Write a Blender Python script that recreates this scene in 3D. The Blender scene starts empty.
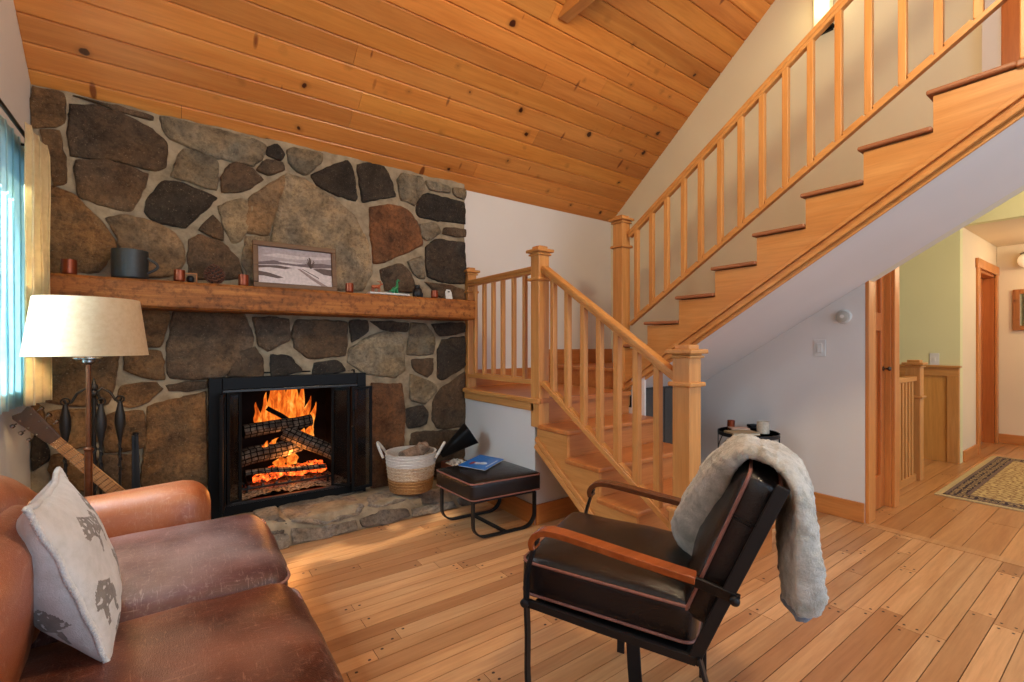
import bpy, bmesh, math, random
from mathutils import Vector as V, Matrix, noise
R = random.Random(7)
scene = bpy.context.scene
col = scene.collection

# ------------------------------------------------------------------ helpers
def vm(a, b, k): return a + (b - a) * k

class MB:
    def __init__(s):
        s.bm = bmesh.new(); s.mi = 0; s.col = None
    def _faces(s, fs):
        for f in fs:
            f.material_index = s.mi
            if s.col is not None:
                l = s.bm.loops.layers.float_color.get('tint') or s.bm.loops.layers.float_color.new('tint')
                for lp in f.loops: lp[l] = (*s.col, 1)
    def face(s, pts):
        vs = [s.bm.verts.new(p) for p in pts]
        f = s.bm.faces.new(vs); s._faces([f]); return f
    def obox(s, c, ax, ay, az):
        c, ax, ay, az = V(c), V(ax), V(ay), V(az)
        vs = [s.bm.verts.new(c + ax*i + ay*j + az*k) for i in (-1,1) for j in (-1,1) for k in (-1,1)]
        q = [(0,1,3,2),(4,6,7,5),(0,4,5,1),(2,3,7,6),(0,2,6,4),(1,5,7,3)]
        fs = [s.bm.faces.new([vs[i] for i in t]) for t in q]
        s._faces(fs); return vs
    def box(s, lo, hi):
        lo, hi = V(lo), V(hi); h = (hi - lo)/2
        return s.obox((lo+hi)/2, (h.x,0,0), (0,h.y,0), (0,0,h.z))
    def beam(s, p, q, w, h, up=(0,0,1)):
        p, q = V(p), V(q); d = (q-p).normalized(); u = V(up)
        side = d.cross(u).normalized(); u2 = side.cross(d).normalized()
        return s.obox((p+q)/2, (q-p)/2, side*w/2, u2*h/2)
    def prism(s, poly, ex):
        """extrude closed polygon of 3D points along ex"""
        q = []
        for p in poly:
            p = V(p)
            if not q or (p-q[-1]).length > 1e-6: q.append(p)
        poly = q; ex = V(ex); a = [s.bm.verts.new(V(p)) for p in poly]; b = [s.bm.verts.new(V(p)+ex) for p in poly]
        fs = [s.bm.faces.new(a[::-1]), s.bm.faces.new(b)]
        n = len(a)
        for i in range(n): fs.append(s.bm.faces.new([a[i], a[(i+1)%n], b[(i+1)%n], b[i]]))
        s._faces(fs)
    def ring_loft(s, rings, closed=True, caps=True):
        rs = [[s.bm.verts.new(p) for p in r] for r in rings]
        fs = []; n = len(rs[0])
        for a, b in zip(rs, rs[1:]):
            for i in range(n if closed else n-1):
                fs.append(s.bm.faces.new([a[i], a[(i+1)%n], b[(i+1)%n], b[i]]))
        if caps and closed:
            fs.append(s.bm.faces.new(rs[0][::-1])); fs.append(s.bm.faces.new(rs[-1]))
        s._faces(fs)
    def tube(s, pts, r, n=10, caps=True, ry=None, up=None):
        """round (or elliptic) tube along a polyline; r a number or a list"""
        pts = [V(p) for p in pts]; rings = []; m = len(pts); side = None
        for i, p in enumerate(pts):
            d = (pts[min(i+1,m-1)] - pts[max(i-1,0)]).normalized()
            if up is not None: side = d.cross(V(up))
            elif side is None:
                a = V((0,0,1)) if abs(d.z) < .9 else V((1,0,0)); side = d.cross(a)
            else: side = side - d*side.dot(d)
            side = side.normalized(); u = side.cross(d).normalized()
            ri = r[i] if isinstance(r, (list, tuple)) else r
            rj = ri if ry is None else ry
            rings.append([p + side*ri*math.cos(2*math.pi*k/n) + u*rj*math.sin(2*math.pi*k/n) for k in range(n)])
        s.ring_loft(rings, True, caps)
    def loop_tube(s, pts, r, n=8):
        pts = [V(p) for p in pts]; m = len(pts); rs = []
        side = None
        for i in range(m):
            d = (pts[(i+1)%m] - pts[i-1]).normalized()
            a = V((0,0,1)) if abs(d.z) < .9 else V((1,0,0))
            if side is None: side = d.cross(a)
            else: side = side - d*side.dot(d)
            side = side.normalized(); u = side.cross(d)
            rs.append([s.bm.verts.new(pts[i] + side*r*math.cos(2*math.pi*k/n) + u*r*math.sin(2*math.pi*k/n)) for k in range(n)])
        fs = []
        for i in range(m):
            a, b = rs[i], rs[(i+1)%m]
            for k in range(n): fs.append(s.bm.faces.new([a[k], a[(k+1)%n], b[(k+1)%n], b[k]]))
        s._faces(fs)
    def strap(s, pts, wdir, w, th):
        """flat bar following a polyline, its width along wdir"""
        pts = [V(p) for p in pts]; wd = V(wdir).normalized(); m = len(pts); rings = []
        for i, p in enumerate(pts):
            d = (pts[min(i+1,m-1)] - pts[max(i-1,0)]).normalized(); nrm = d.cross(wd).normalized()
            rings.append([p+wd*w/2+nrm*th/2, p-wd*w/2+nrm*th/2, p-wd*w/2-nrm*th/2, p+wd*w/2-nrm*th/2])
        s.ring_loft(rings)
    def lathe(s, prof, c=(0,0,0), n=24, axis=None):
        """prof list of (r, h) from bottom to top"""
        c = V(c); az = V(axis or (0,0,1)).normalized()
        a = V((1,0,0)) if abs(az.x) < .9 else V((0,1,0)); ax = (a - az*a.dot(az)).normalized(); ay = az.cross(ax)
        rings = [[c + az*h + (ax*math.cos(2*math.pi*k/n) + ay*math.sin(2*math.pi*k/n))*max(r,1e-4) for k in range(n)] for r, h in prof]
        s.ring_loft(rings)
    def rbox(s, c, ax, ay, az, h, r, cuts=9, crown=0, fn=None):
        """rounded (cushion) box: axes unit vectors, h half sizes"""
        c, ax, ay, az = V(c), V(ax).normalized(), V(ay).normalized(), V(az).normalized()
        b = bmesh.new(); bmesh.ops.create_cube(b, size=2)
        bmesh.ops.subdivide_edges(b, edges=b.edges[:], cuts=cuts, use_grid_fill=True)
        mp = {}
        for v in b.verts:
            p = [math.sin(t*math.pi/2)*hh for t, hh in zip(v.co, h)]
            q = [max(-(hh-r), min(hh-r, t)) for t, hh in zip(p, h)]
            d = V([x-y for x, y in zip(p, q)])
            if d.length > 1e-9: d = d.normalized()*r
            p = V(q) + d
            k = max(0, (1-(p.x/h[0])**2)*(1-(p.y/h[1])**2))
            p.z += crown * k * (1 if p.z > 0 else -.3)
            if fn: p = fn(p)
            mp[v] = s.bm.verts.new(c + ax*p.x + ay*p.y + az*p.z)
        s._faces([s.bm.faces.new([mp[v] for v in f.verts]) for f in b.faces]); b.free()
    def out(s, name, mats, parent=None, bevel=0, smooth=None, origin=None, recalc=True, seg=2):
        if recalc: bmesh.ops.recalc_face_normals(s.bm, faces=s.bm.faces[:])
        org = V(origin) if origin is not None else (world_org(parent) if parent else V((0,0,0)))
        bmesh.ops.translate(s.bm, verts=s.bm.verts[:], vec=-org)
        me = bpy.data.meshes.new(name); s.bm.to_mesh(me); s.bm.free()
        for m in (mats if isinstance(mats, (list, tuple)) else [mats]): me.materials.append(m)
        o = bpy.data.objects.new(name, me); col.objects.link(o)
        if parent: o.parent = parent
        else: o.location = org
        if smooth is not None:
            for p in me.polygons: p.use_smooth = True
            if smooth < 180: me.set_sharp_from_angle(angle=math.radians(smooth))
        if bevel:
            b = o.modifiers.new('bevel', 'BEVEL'); b.width = bevel; b.segments = seg; b.limit_method = 'ANGLE'; b.angle_limit = math.radians(40)
        return o

def world_org(o):
    p = V((0,0,0))
    while o is not None: p += o.location; o = o.parent
    return p
def tag(o, label, cat, group=None, kind=None):
    o['label'] = label; o['category'] = cat
    if group: o['group'] = group
    if kind: o['kind'] = kind
    return o
def thing(name, label, cat, loc=(0,0,0), group=None):
    o = bpy.data.objects.new(name, None); col.objects.link(o); o.location = loc; o.empty_display_size = .05
    return tag(o, label, cat, group)
def struct(o): o['kind'] = 'structure'; return o
def copy_tree(o, loc, label):
    c = o.copy(); col.objects.link(c); c.location = loc; c['label'] = label
    for ch in list(o.children):
        d = ch.copy(); col.objects.link(d); d.parent = c
        for g in list(ch.children):
            e = g.copy(); col.objects.link(e); e.parent = d
    return c

# ------------------------------------------------------------------ camera model of the photograph (for measuring real positions)
F, H, V0 = 464.0, 1.17, 345.0
TH = math.atan(332/464); SN, CS = math.sin(TH), math.cos(TH)
def ray(u, v):
    a = (u-512)/F; return V((SN + CS*a, CS - SN*a, (V0-v)/F))
def ony(u, v, y): d = ray(u, v); t = y/d.y; return V((d.x*t, y, H + d.z*t))
def onx(u, v, x): d = ray(u, v); t = x/d.x; return V((x, d.y*t, H + d.z*t))
def onz(u, v, z): d = ray(u, v); t = (z-H)/d.z; return V((d.x*t, d.y*t, z))

cam = bpy.data.cameras.new('camera'); co = bpy.data.objects.new('camera', cam); col.objects.link(co)
co.location = (0, 0, H); co.rotation_euler = (math.pi/2, 0, -TH)
cam.lens = F/1024*36; cam.sensor_width = 36; cam.shift_y = (V0-341)/1024; cam.clip_start = .02
scene.camera = co

# ------------------------------------------------------------------ materials
def lin(c):
    return tuple((x/255/12.92 if x <= 10 else ((x/255+.055)/1.055)**2.4) for x in c) + (1,)
class NT:
    def __init__(s, name):
        s.m = bpy.data.materials.new(name); s.m.use_nodes = True; s.t = s.m.node_tree
        s.b = s.t.nodes['Principled BSDF']; s.out = s.t.nodes['Material Output']
    def n(s, typ, **kw):
        x = s.t.nodes.new(typ)
        for k, v in kw.items():
            if k in x.inputs: x.inputs[k].default_value = v
            else: setattr(x, k, v)
        return x
    def l(s, a, b): s.t.links.new(a, b)
    def coord(s, scale=(1,1,1), rot=(0,0,0), kind='Object'):
        tc = s.n('ShaderNodeTexCoord'); mp = s.n('ShaderNodeMapping')
        mp.inputs['Scale'].default_value = scale; mp.inputs['Rotation'].default_value = rot
        s.l(tc.outputs[kind], mp.inputs['Vector']); return mp.outputs['Vector']
    def noise(s, vec, scale, detail=5, rough=.55, dist=0):
        x = s.n('ShaderNodeTexNoise'); s.l(vec, x.inputs['Vector'])
        x.inputs['Scale'].default_value = scale; x.inputs['Detail'].default_value = detail
        x.inputs['Roughness'].default_value = rough; x.inputs['Distortion'].default_value = dist
        return x.outputs['Fac']
    def vor(s, vec, scale, feature='F1', rnd=1):
        x = s.n('ShaderNodeTexVoronoi', feature=feature); s.l(vec, x.inputs['Vector'])
        x.inputs['Scale'].default_value = scale; x.inputs['Randomness'].default_value = rnd; return x
    def ramp(s, fac, stops):
        r = s.n('ShaderNodeValToRGB'); e = r.color_ramp.elements
        while len(e) < len(stops): e.new(.5)
        for i, (p, c) in enumerate(stops):
            e[i].position = p; e[i].color = c if len(c) == 4 else lin(c)
        s.l(fac, r.inputs['Fac']); return r.outputs['Color']
    def mix(s, a, b, fac, mode='MIX'):
        x = s.n('ShaderNodeMix', data_type='RGBA', blend_type=mode)
        for v, i in ((a, 6), (b, 7)):
            if isinstance(v, tuple): x.inputs[i].default_value = v
            else: s.l(v, x.inputs[i])
        if isinstance(fac, (int, float)): x.inputs[0].default_value = fac
        else: s.l(fac, x.inputs[0])
        return x.outputs[2]
    def math(s, op, a, b=0.0):
        x = s.n('ShaderNodeMath', operation=op)
        for v, i in ((a, 0), (b, 1)):
            if isinstance(v, (int, float)): x.inputs[i].default_value = v
            else: s.l(v, x.inputs[i])
        return x.outputs[0]
    def bump(s, h, strength=.3, dist=.01):
        x = s.n('ShaderNodeBump'); x.inputs['Strength'].default_value = strength; x.inputs['Distance'].default_value = dist
        s.l(h, x.inputs['Height']); s.l(x.outputs['Normal'], s.b.inputs['Normal'])
    def tint(s): return s.n('ShaderNodeVertexColor', layer_name='tint').outputs['Color']
    def base(s, c, rough=.5, metal=0, spec=.5):
        if isinstance(c, tuple): s.b.inputs['Base Color'].default_value = c if len(c) == 4 else lin(c)
        else: s.l(c, s.b.inputs['Base Color'])
        if isinstance(rough, (int, float)): s.b.inputs['Roughness'].default_value = rough
        else: s.l(rough, s.b.inputs['Roughness'])
        s.b.inputs['Metallic'].default_value = metal; s.b.inputs['Specular IOR Level'].default_value = spec
        return s.m

BLK = (0,0,0,1); WHT = (1,1,1,1)
def wood(name, c1, c2, axis='z', rough=.4, scale=1.0, knots=0, tint=False, knot=(60,28,12), bump=.08, spec=.4):
    t = NT(name); g = {'x': (.6,9,9), 'y': (9,.6,9), 'z': (9,9,.6)}[axis]
    v = t.coord(tuple(a*scale for a in g))
    n1 = t.noise(v, 1.6, 6, .6, .8); n2 = t.noise(v, 9, 4, .6, .2)
    c = t.ramp(n1, [(.3, c1), (.72, c2)])
    fine = t.ramp(n2, [(.3, (.78,.74,.70,1)), (.6, WHT)])
    c = t.mix(c, fine, .6, 'MULTIPLY')
    if tint: c = t.mix(c, t.tint(), 1.0, 'MULTIPLY')
    if knots and axis == 'x':
        av = t.coord((9,2.6,2.6)); va = t.vor(av, 1.05); sa = t.n('ShaderNodeSeparateColor'); t.l(va.outputs['Color'], sa.inputs[0])
        da = t.math('SUBTRACT', va.outputs['Distance'], t.math('MULTIPLY', t.math('POWER', sa.outputs[1], 3.0), .16))
        c = t.mix(c, lin((104,44,18)), t.ramp(da, [(0.0, (.85,.85,.85,1)), (.06, BLK)]))
    if knots:
        kv = t.coord((1,1,1)); w = t.noise(kv, 9, 3)
        mv = t.n('ShaderNodeMix', data_type='VECTOR'); t.l(kv, mv.inputs[4]); mv.inputs[0].default_value = .045
        nz = t.n('ShaderNodeTexNoise'); t.l(kv, nz.inputs['Vector']); nz.inputs['Scale'].default_value = 14
        t.l(nz.outputs['Color'], mv.inputs[5])
        vo = t.vor(mv.outputs[1], knots)
        sep = t.n('ShaderNodeSeparateColor'); t.l(vo.outputs['Color'], sep.inputs[0])
        size = t.math('MULTIPLY', t.math('POWER', sep.outputs[0], 1.6), .11)
        d = t.math('SUBTRACT', vo.outputs['Distance'], size)
        km = t.ramp(d, [(0.0, WHT), (.035, BLK)])
        halo = t.ramp(d, [(0.02, (.45,.45,.45,1)), (.16, BLK)])
        c = t.mix(c, lin(tuple(int(a*.62) for a in c1)), halo)
        c = t.mix(c, lin(knot), km)
    t.bump(n2, bump, .004)
    return t.base(c, rough, 0, spec)

def paint(name, c, rough=.75):
    t = NT(name); v = t.coord()
    t.bump(t.noise(v, 160, 3), .06, .002)
    k = t.ramp(t.noise(v, 1.3, 2), [(.3, tuple(int(a*.97) for a in c)), (.7, c)])
    return t.base(k, rough, 0, .25)
def plain(name, c, rough=.5, metal=0, spec=.5, bump=0, bs=60):
    t = NT(name); v = t.coord()
    n = t.noise(v, bs, 4)
    k = t.ramp(n, [(.3, tuple(int(a*.86) for a in c)), (.7, c)])
    if bump: t.bump(n, bump, .004)
    return t.base(k, rough, metal, spec)

M = {}
M['white'] = paint('wall_paint', (222,216,208)); M['warm_lit_white'] = paint('warm_lit_wall_paint', (226,218,190))  # the gable's tone is the same white with warm lamplight put into it
M['green'] = paint('hall_paint', (226,221,170))
M['cream'] = paint('cream_paint', (232,212,178))
M['ceil'] = wood('pine_ceiling', (194,118,52), (218,148,76), 'x', .38, .8, knots=6.0, tint=True, knot=(58,20,8))
M['floor'] = wood('oak_floor', (188,136,90), (216,169,121), 'x', .33, 1.0, tint=True, bump=.05, spec=.45)
M['peg'] = plain('floor_peg', (58,30,18), .5)
M['fir_z'] = wood('fir_upright', (194,130,66), (214,154,88), 'z', .4, 1.2)
M['fir_y'] = wood('fir_rail', (192,128,64), (212,152,86), 'y', .4, 1.2)
M['fir_x'] = wood('fir_cross', (190,126,62), (210,150,84), 'x', .4, 1.2)
M['oak_tread'] = wood('red_oak_tread', (174,102,48), (196,126,68), 'x', .35, 1.2)
M['oak_nose'] = wood('red_oak_nosing', (148,92,58), (172,114,74), 'y', .4, 1.2)
M['base'] = wood('pine_base', (190,116,56), (212,140,74), 'x', .4, .9, knots=2.2)
M['base_y'] = wood('pine_base_y', (190,116,56), (212,140,74), 'y', .4, .9, knots=2.2)
M['door'] = wood('door_fir', (176,96,42), (196,116,56), 'z', .35, 1.0)
M['casing'] = wood('casing_fir', (196,120,58), (214,140,72), 'z', .38, 1.0)
M['panel'] = wood('wainscot', (206,140,66), (222,160,84), 'z', .4, .8)
M['mantel'] = None
M['black'] = plain('black_iron', (24,23,23), .5, .2)
M['blacksteel'] = plain('black_steel', (17,17,17), .45, .0, .15)
M['steel'] = plain('dark_steel', (62,60,58), .3, .9)
M['chrome'] = plain('nickel', (150,146,140), .25, 1)
M['copper'] = plain('copper_glass', (150,70,38), .3, .6)
M['wax'] = plain('wax', (110,60,44), .6)
M['whiteplastic'] = plain('white_plastic', (232,229,220), .4, bs=1.5)
M['greyplastic'] = plain('grey_plastic', (190,186,172), .4, bs=1.5)

def mantel_mat():
    t = NT('rough_beam'); v = t.coord((.5,7,7)); n = t.noise(v, 2.0, 8, .65, 1.2)
    w = t.noise(t.coord((1,1,1)), 26, 6, .7); c = t.ramp(n, [(.25, (104,58,24)), (.5, (166,100,44)), (.75, (198,132,68))])
    c = t.mix(c, t.ramp(w, [(.36, (.35,.3,.28,1)), (.52, WHT)]), .8, 'MULTIPLY')
    lo = t.noise(t.coord((.8,2,2)), 3, 3); c = t.mix(c, t.ramp(lo, [(.35, (.6,.55,.5,1)), (.6, WHT)]), .7, 'MULTIPLY')
    t.bump(t.math('ADD', n, w), .5, .012); return t.base(c, .6, 0, .3)
M['mantel'] = mantel_mat()

def stone_mat(name, mult=1.0):
    t = NT(name); v = t.coord()
    n1 = t.noise(v, 7, 8, .65, .4); n2 = t.noise(v, 45, 6, .7); n3 = t.noise(v, 130, 3, .6)
    c = t.ramp(n1, [(.30, (.42,.39,.36,1)), (.48, (.95,.92,.88,1)), (.68, (1.6,1.5,1.36,1))])
    c = t.mix(c, t.tint(), 1.0, 'MULTIPLY')
    n4 = t.noise(t.coord(), 3.1, 4, .6, .5)
    c = t.mix(c, t.ramp(n4, [(.35, (.88,.93,1,1)), (.62, (1.16,1.0,.80,1))]), 1.0, 'MULTIPLY')
    c = t.mix(c, t.ramp(n2, [(.33, (.35,.33,.3,1)), (.55, WHT)]), .75, 'MULTIPLY')
    c = t.mix(c, lin((196,178,148)), t.ramp(n3, [(.62, BLK), (.76, (.4,.4,.4,1))]))
    h = t.math('ADD', t.math('MULTIPLY', n2, .7), n1)
    t.bump(h, .9, .025); return t.base(c, .75, 0, .3)
M['stone'] = stone_mat('field_stone')
def mortar_mat():
    t = NT('mortar'); v = t.coord()
    n = t.noise(v, 12, 6, .6); n2 = t.noise(v, 120, 4)
    c = t.ramp(n, [(.3, (124,108,86)), (.7, (172,154,126))])
    t.bump(t.math('ADD', n, t.math('MULTIPLY', n2, .4)), .6, .012); return t.base(c, .9, 0, .15)
M['mortar'] = mortar_mat()

def leather(name, cs, rough=.36, wear_and_sheen=True, spec=.6):
    t = NT(name); v = t.coord()
    n = t.noise(v, 3.2, 6, .6, .6)
    c = t.ramp(n, [(.32, cs[0]), (.5, cs[1]), (.68, cs[2])])
    vo = t.vor(v, 210, 'DISTANCE_TO_EDGE')
    if wear_and_sheen:
        sc = t.coord((30,4,4), (0,0,.6)); s1 = t.noise(sc, 4, 5, .7, 1.5)
        c = t.mix(c, lin(cs[3]), t.ramp(s1, [(.57, BLK), (.70, (.55,.55,.55,1))]))
        lo = t.noise(v, 2.4, 3, .5); c = t.mix(c, lin(cs[3]), t.ramp(lo, [(.44, BLK), (.68, (.5,.5,.5,1))]))  # broad paler patches: window sheen put into the leather colour
        sp = t.noise(v, 70, 5, .7); c = t.mix(c, lin(cs[3]), t.ramp(sp, [(.55, BLK), (.78, (.45,.45,.45,1))]))
        sc2 = t.coord((5,32,5), (0,0,-.5)); s2 = t.noise(sc2, 3, 5, .7, 1.2)
        c = t.mix(c, lin(cs[3]), t.ramp(s2, [(.59, BLK), (.72, (.5,.5,.5,1))]))
    wr = t.noise(v, 9, 4, .6)
    t.bump(t.math('ADD', t.math('MULTIPLY', vo.outputs['Distance'], .6), t.math('MULTIPLY', wr, 1.0)), .22, .012)
    return t.base(c, rough, 0, spec)
M['sofa'] = leather('brown_leather', [(46,21,16), (98,46,26), (138,70,38), (190,144,120)], .34)
M['sofa_orange'] = leather('tan_leather', [(122,56,26), (158,82,42), (182,104,56), (204,152,118)], .33)
M['sofa_dark'] = leather('oxblood_leather', [(50,25,23), (86,46,40), (120,74,64), (186,156,146)], .40)
M['blk_leather'] = leather('black_leather', [(13,12,12), (22,19,19), (32,28,27), (60,58,60)], .26, False)
M['piping'] = plain('pink_piping', (150,96,80), .5)
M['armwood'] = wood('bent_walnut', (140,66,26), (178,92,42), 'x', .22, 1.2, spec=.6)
M['armwood_shaded'] = wood('shaded_bent_walnut', (88,48,26), (116,66,36), 'x', .25, 1.2, spec=.6)  # far arm: same walnut with its shade put into the colour

def cloth(name, c, c2, scale=300, bump=.5, rough=.9, fuzz=0.3, trans=0):
    t = NT(name); v = t.coord()
    n = t.noise(v, scale, 4, .7); n2 = t.noise(v, scale*.12, 5, .6)
    k = t.ramp(n2, [(.35, c2), (.6, c)])
    t.bump(t.math('ADD', n, n2), bump, .006); t.base(k, rough, 0, .15)
    t.b.inputs['Sheen Weight'].default_value = fuzz
    if trans:
        tr = t.n('ShaderNodeBsdfTranslucent'); t.l(k, tr.inputs['Color'])
        mx = t.n('ShaderNodeMixShader'); mx.inputs[0].default_value = trans
        t.l(t.b.outputs[0], mx.inputs[1]); t.l(tr.outputs[0], mx.inputs[2]); t.l(mx.outputs[0], t.out.inputs['Surface'])
    return t.m
M['sherpa'] = cloth('sherpa', (208,202,188), (160,156,140), 190, 1.0, .95, .6)
M['sherpa_edge'] = cloth('sherpa_edge', (120,124,132), (98,102,112), 190, .6)
M['curtain'] = cloth('curtain_cloth', (226,206,160), (214,192,146), 220, .2, .9, .1, .35)
M['sheer'] = cloth('sheer_cloth', (212,236,238), (200,230,236), 220, .15, .9, .1, .72)
M['shade'] = cloth('linen_shade', (204,182,148), (196,172,138), 420, .3, .9, .1, .2)

# ------------------------------------------------------------------ room constants
XL, YB, XG = -.61, 3.34, 3.66      # left wall, back wall, gable wall
YC = 3.30                          # mortar face of the chimney
CS_ = .81                          # ceiling slope
def zc(y): return 2.445 + CS_*(YB - y)
YR = -.9                           # ridge
RISE, RUN = .165, .262
Zl = 5*RISE                        # landing
def zs(y): return 1.741 + .63*(.872 - y)     # soffit of the upper flight

# ------------------------------------------------------------------ floor
def planks(mb, x0, x1, y0, y1, w, lmin, lmax, pegs=True, tints=None, xw=None):
    y = y1; xr = x1
    while y > y0:
        x1 = xw if xw and y > 1.16 else xr
        ww = w*R.choice((.78,.9,1,1.1)); x = x0 - R.random()*lmax
        while x < x1:
            L = R.uniform(lmin, lmax); a, b = max(x, x0), min(x+L, x1)
            if b - a > .02:
                t = R.choice(tints); k = R.uniform(.92, 1.05)
                mb.col = tuple(q*k for q in t); mb.mi = 0
                g = .0015
                mb.box((a+g, y-ww+g, -.012), (b-g, y-g, 0))
                if pegs:
                    mb.col = (1,1,1); mb.mi = 1
                    for px in (x+.03, x+L-.03):
                        for fy in ((.25,.75) if ww > .06 else (.5,)):
                            if a+.01 < px < b-.01 and R.random() < .62:
                                c = V((px, y-ww*fy, .0004))
                                mb.face([c + V((math.cos(q*math.pi/4)*.0065, math.sin(q*math.pi/4)*.0055, 0)) for q in range(8)])
            x += L
        y -= ww
tn = [(1,1,1), (.92,.88,.83), (1.08,1.07,1.05), (.84,.76,.70), (1.0,.94,.86), (1.05,1,.94), (.74,.63,.55), (1.12,1.10,1.06)]
fl = MB(); planks(fl, XL, 3.61, -1.5, YB, .076, .55, 1.7, True, tn, 3.66)
fl.col = (.95,.9,.82); fl.mi = 0; fl.box((3.612, -1.5, -.012), (3.69, 1.13, .002))
planks(fl, 3.692, 9.0, -2.0, 2.3, .14, .9, 2.2, True, [(.94,.84,.70), (.86,.76,.62), (.99,.90,.76), (.78,.66,.53)])
fl.mi = 2; fl.col = (.1,.08,.06); fl.box((XL-.2, -2.2, -.06), (9.2, YB+.1, -.013))
struct(fl.out('floor', [M['floor'], M['peg'], M['peg']]))

# ------------------------------------------------------------------ walls
wl = MB()
WY0, WY1, WZ0, WZ1 = 1.75, 3.20, .92, 2.06     # window in the left wall
for lo, hi in (((XL-.12,-2,0),(XL,WY0,6.2)), ((XL-.12,WY1,0),(XL,YB+.1,2.9)), ((XL-.12,WY0,0),(XL,WY1,WZ0)), ((XL-.12,WY0,WZ1),(XL,WY1,3.8))):
    wl.box(lo, hi)
struct(wl.out('wall_left', M['white']))
wb = MB(); wb.box((1.86, YB, 0), (XG+.1, YB+.1, 2.47)); struct(wb.out('wall_back', M['white']))
wg = MB()
w = MB(); w.prism([(XG,1.13,0),(XG,YB,0),(XG,YB,.2),(XG,1.13,zs(1.13))], (.1,0,0)); struct(w.out('wall_right', M['white']))
poly = [(XG,YB,.2),(XG,YB,zc(YB)+.02),(XG,YR,zc(YR)+.05),(XG,YR-1.2,zc(YR)-.9),(XG,YR-1.2,zs(YR-1.2)),(XG,1.13,zs(1.13))]
wg.prism(poly, (.1,0,0)); struct(wg.out('wall_gable', M['warm_lit_white']))

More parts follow.
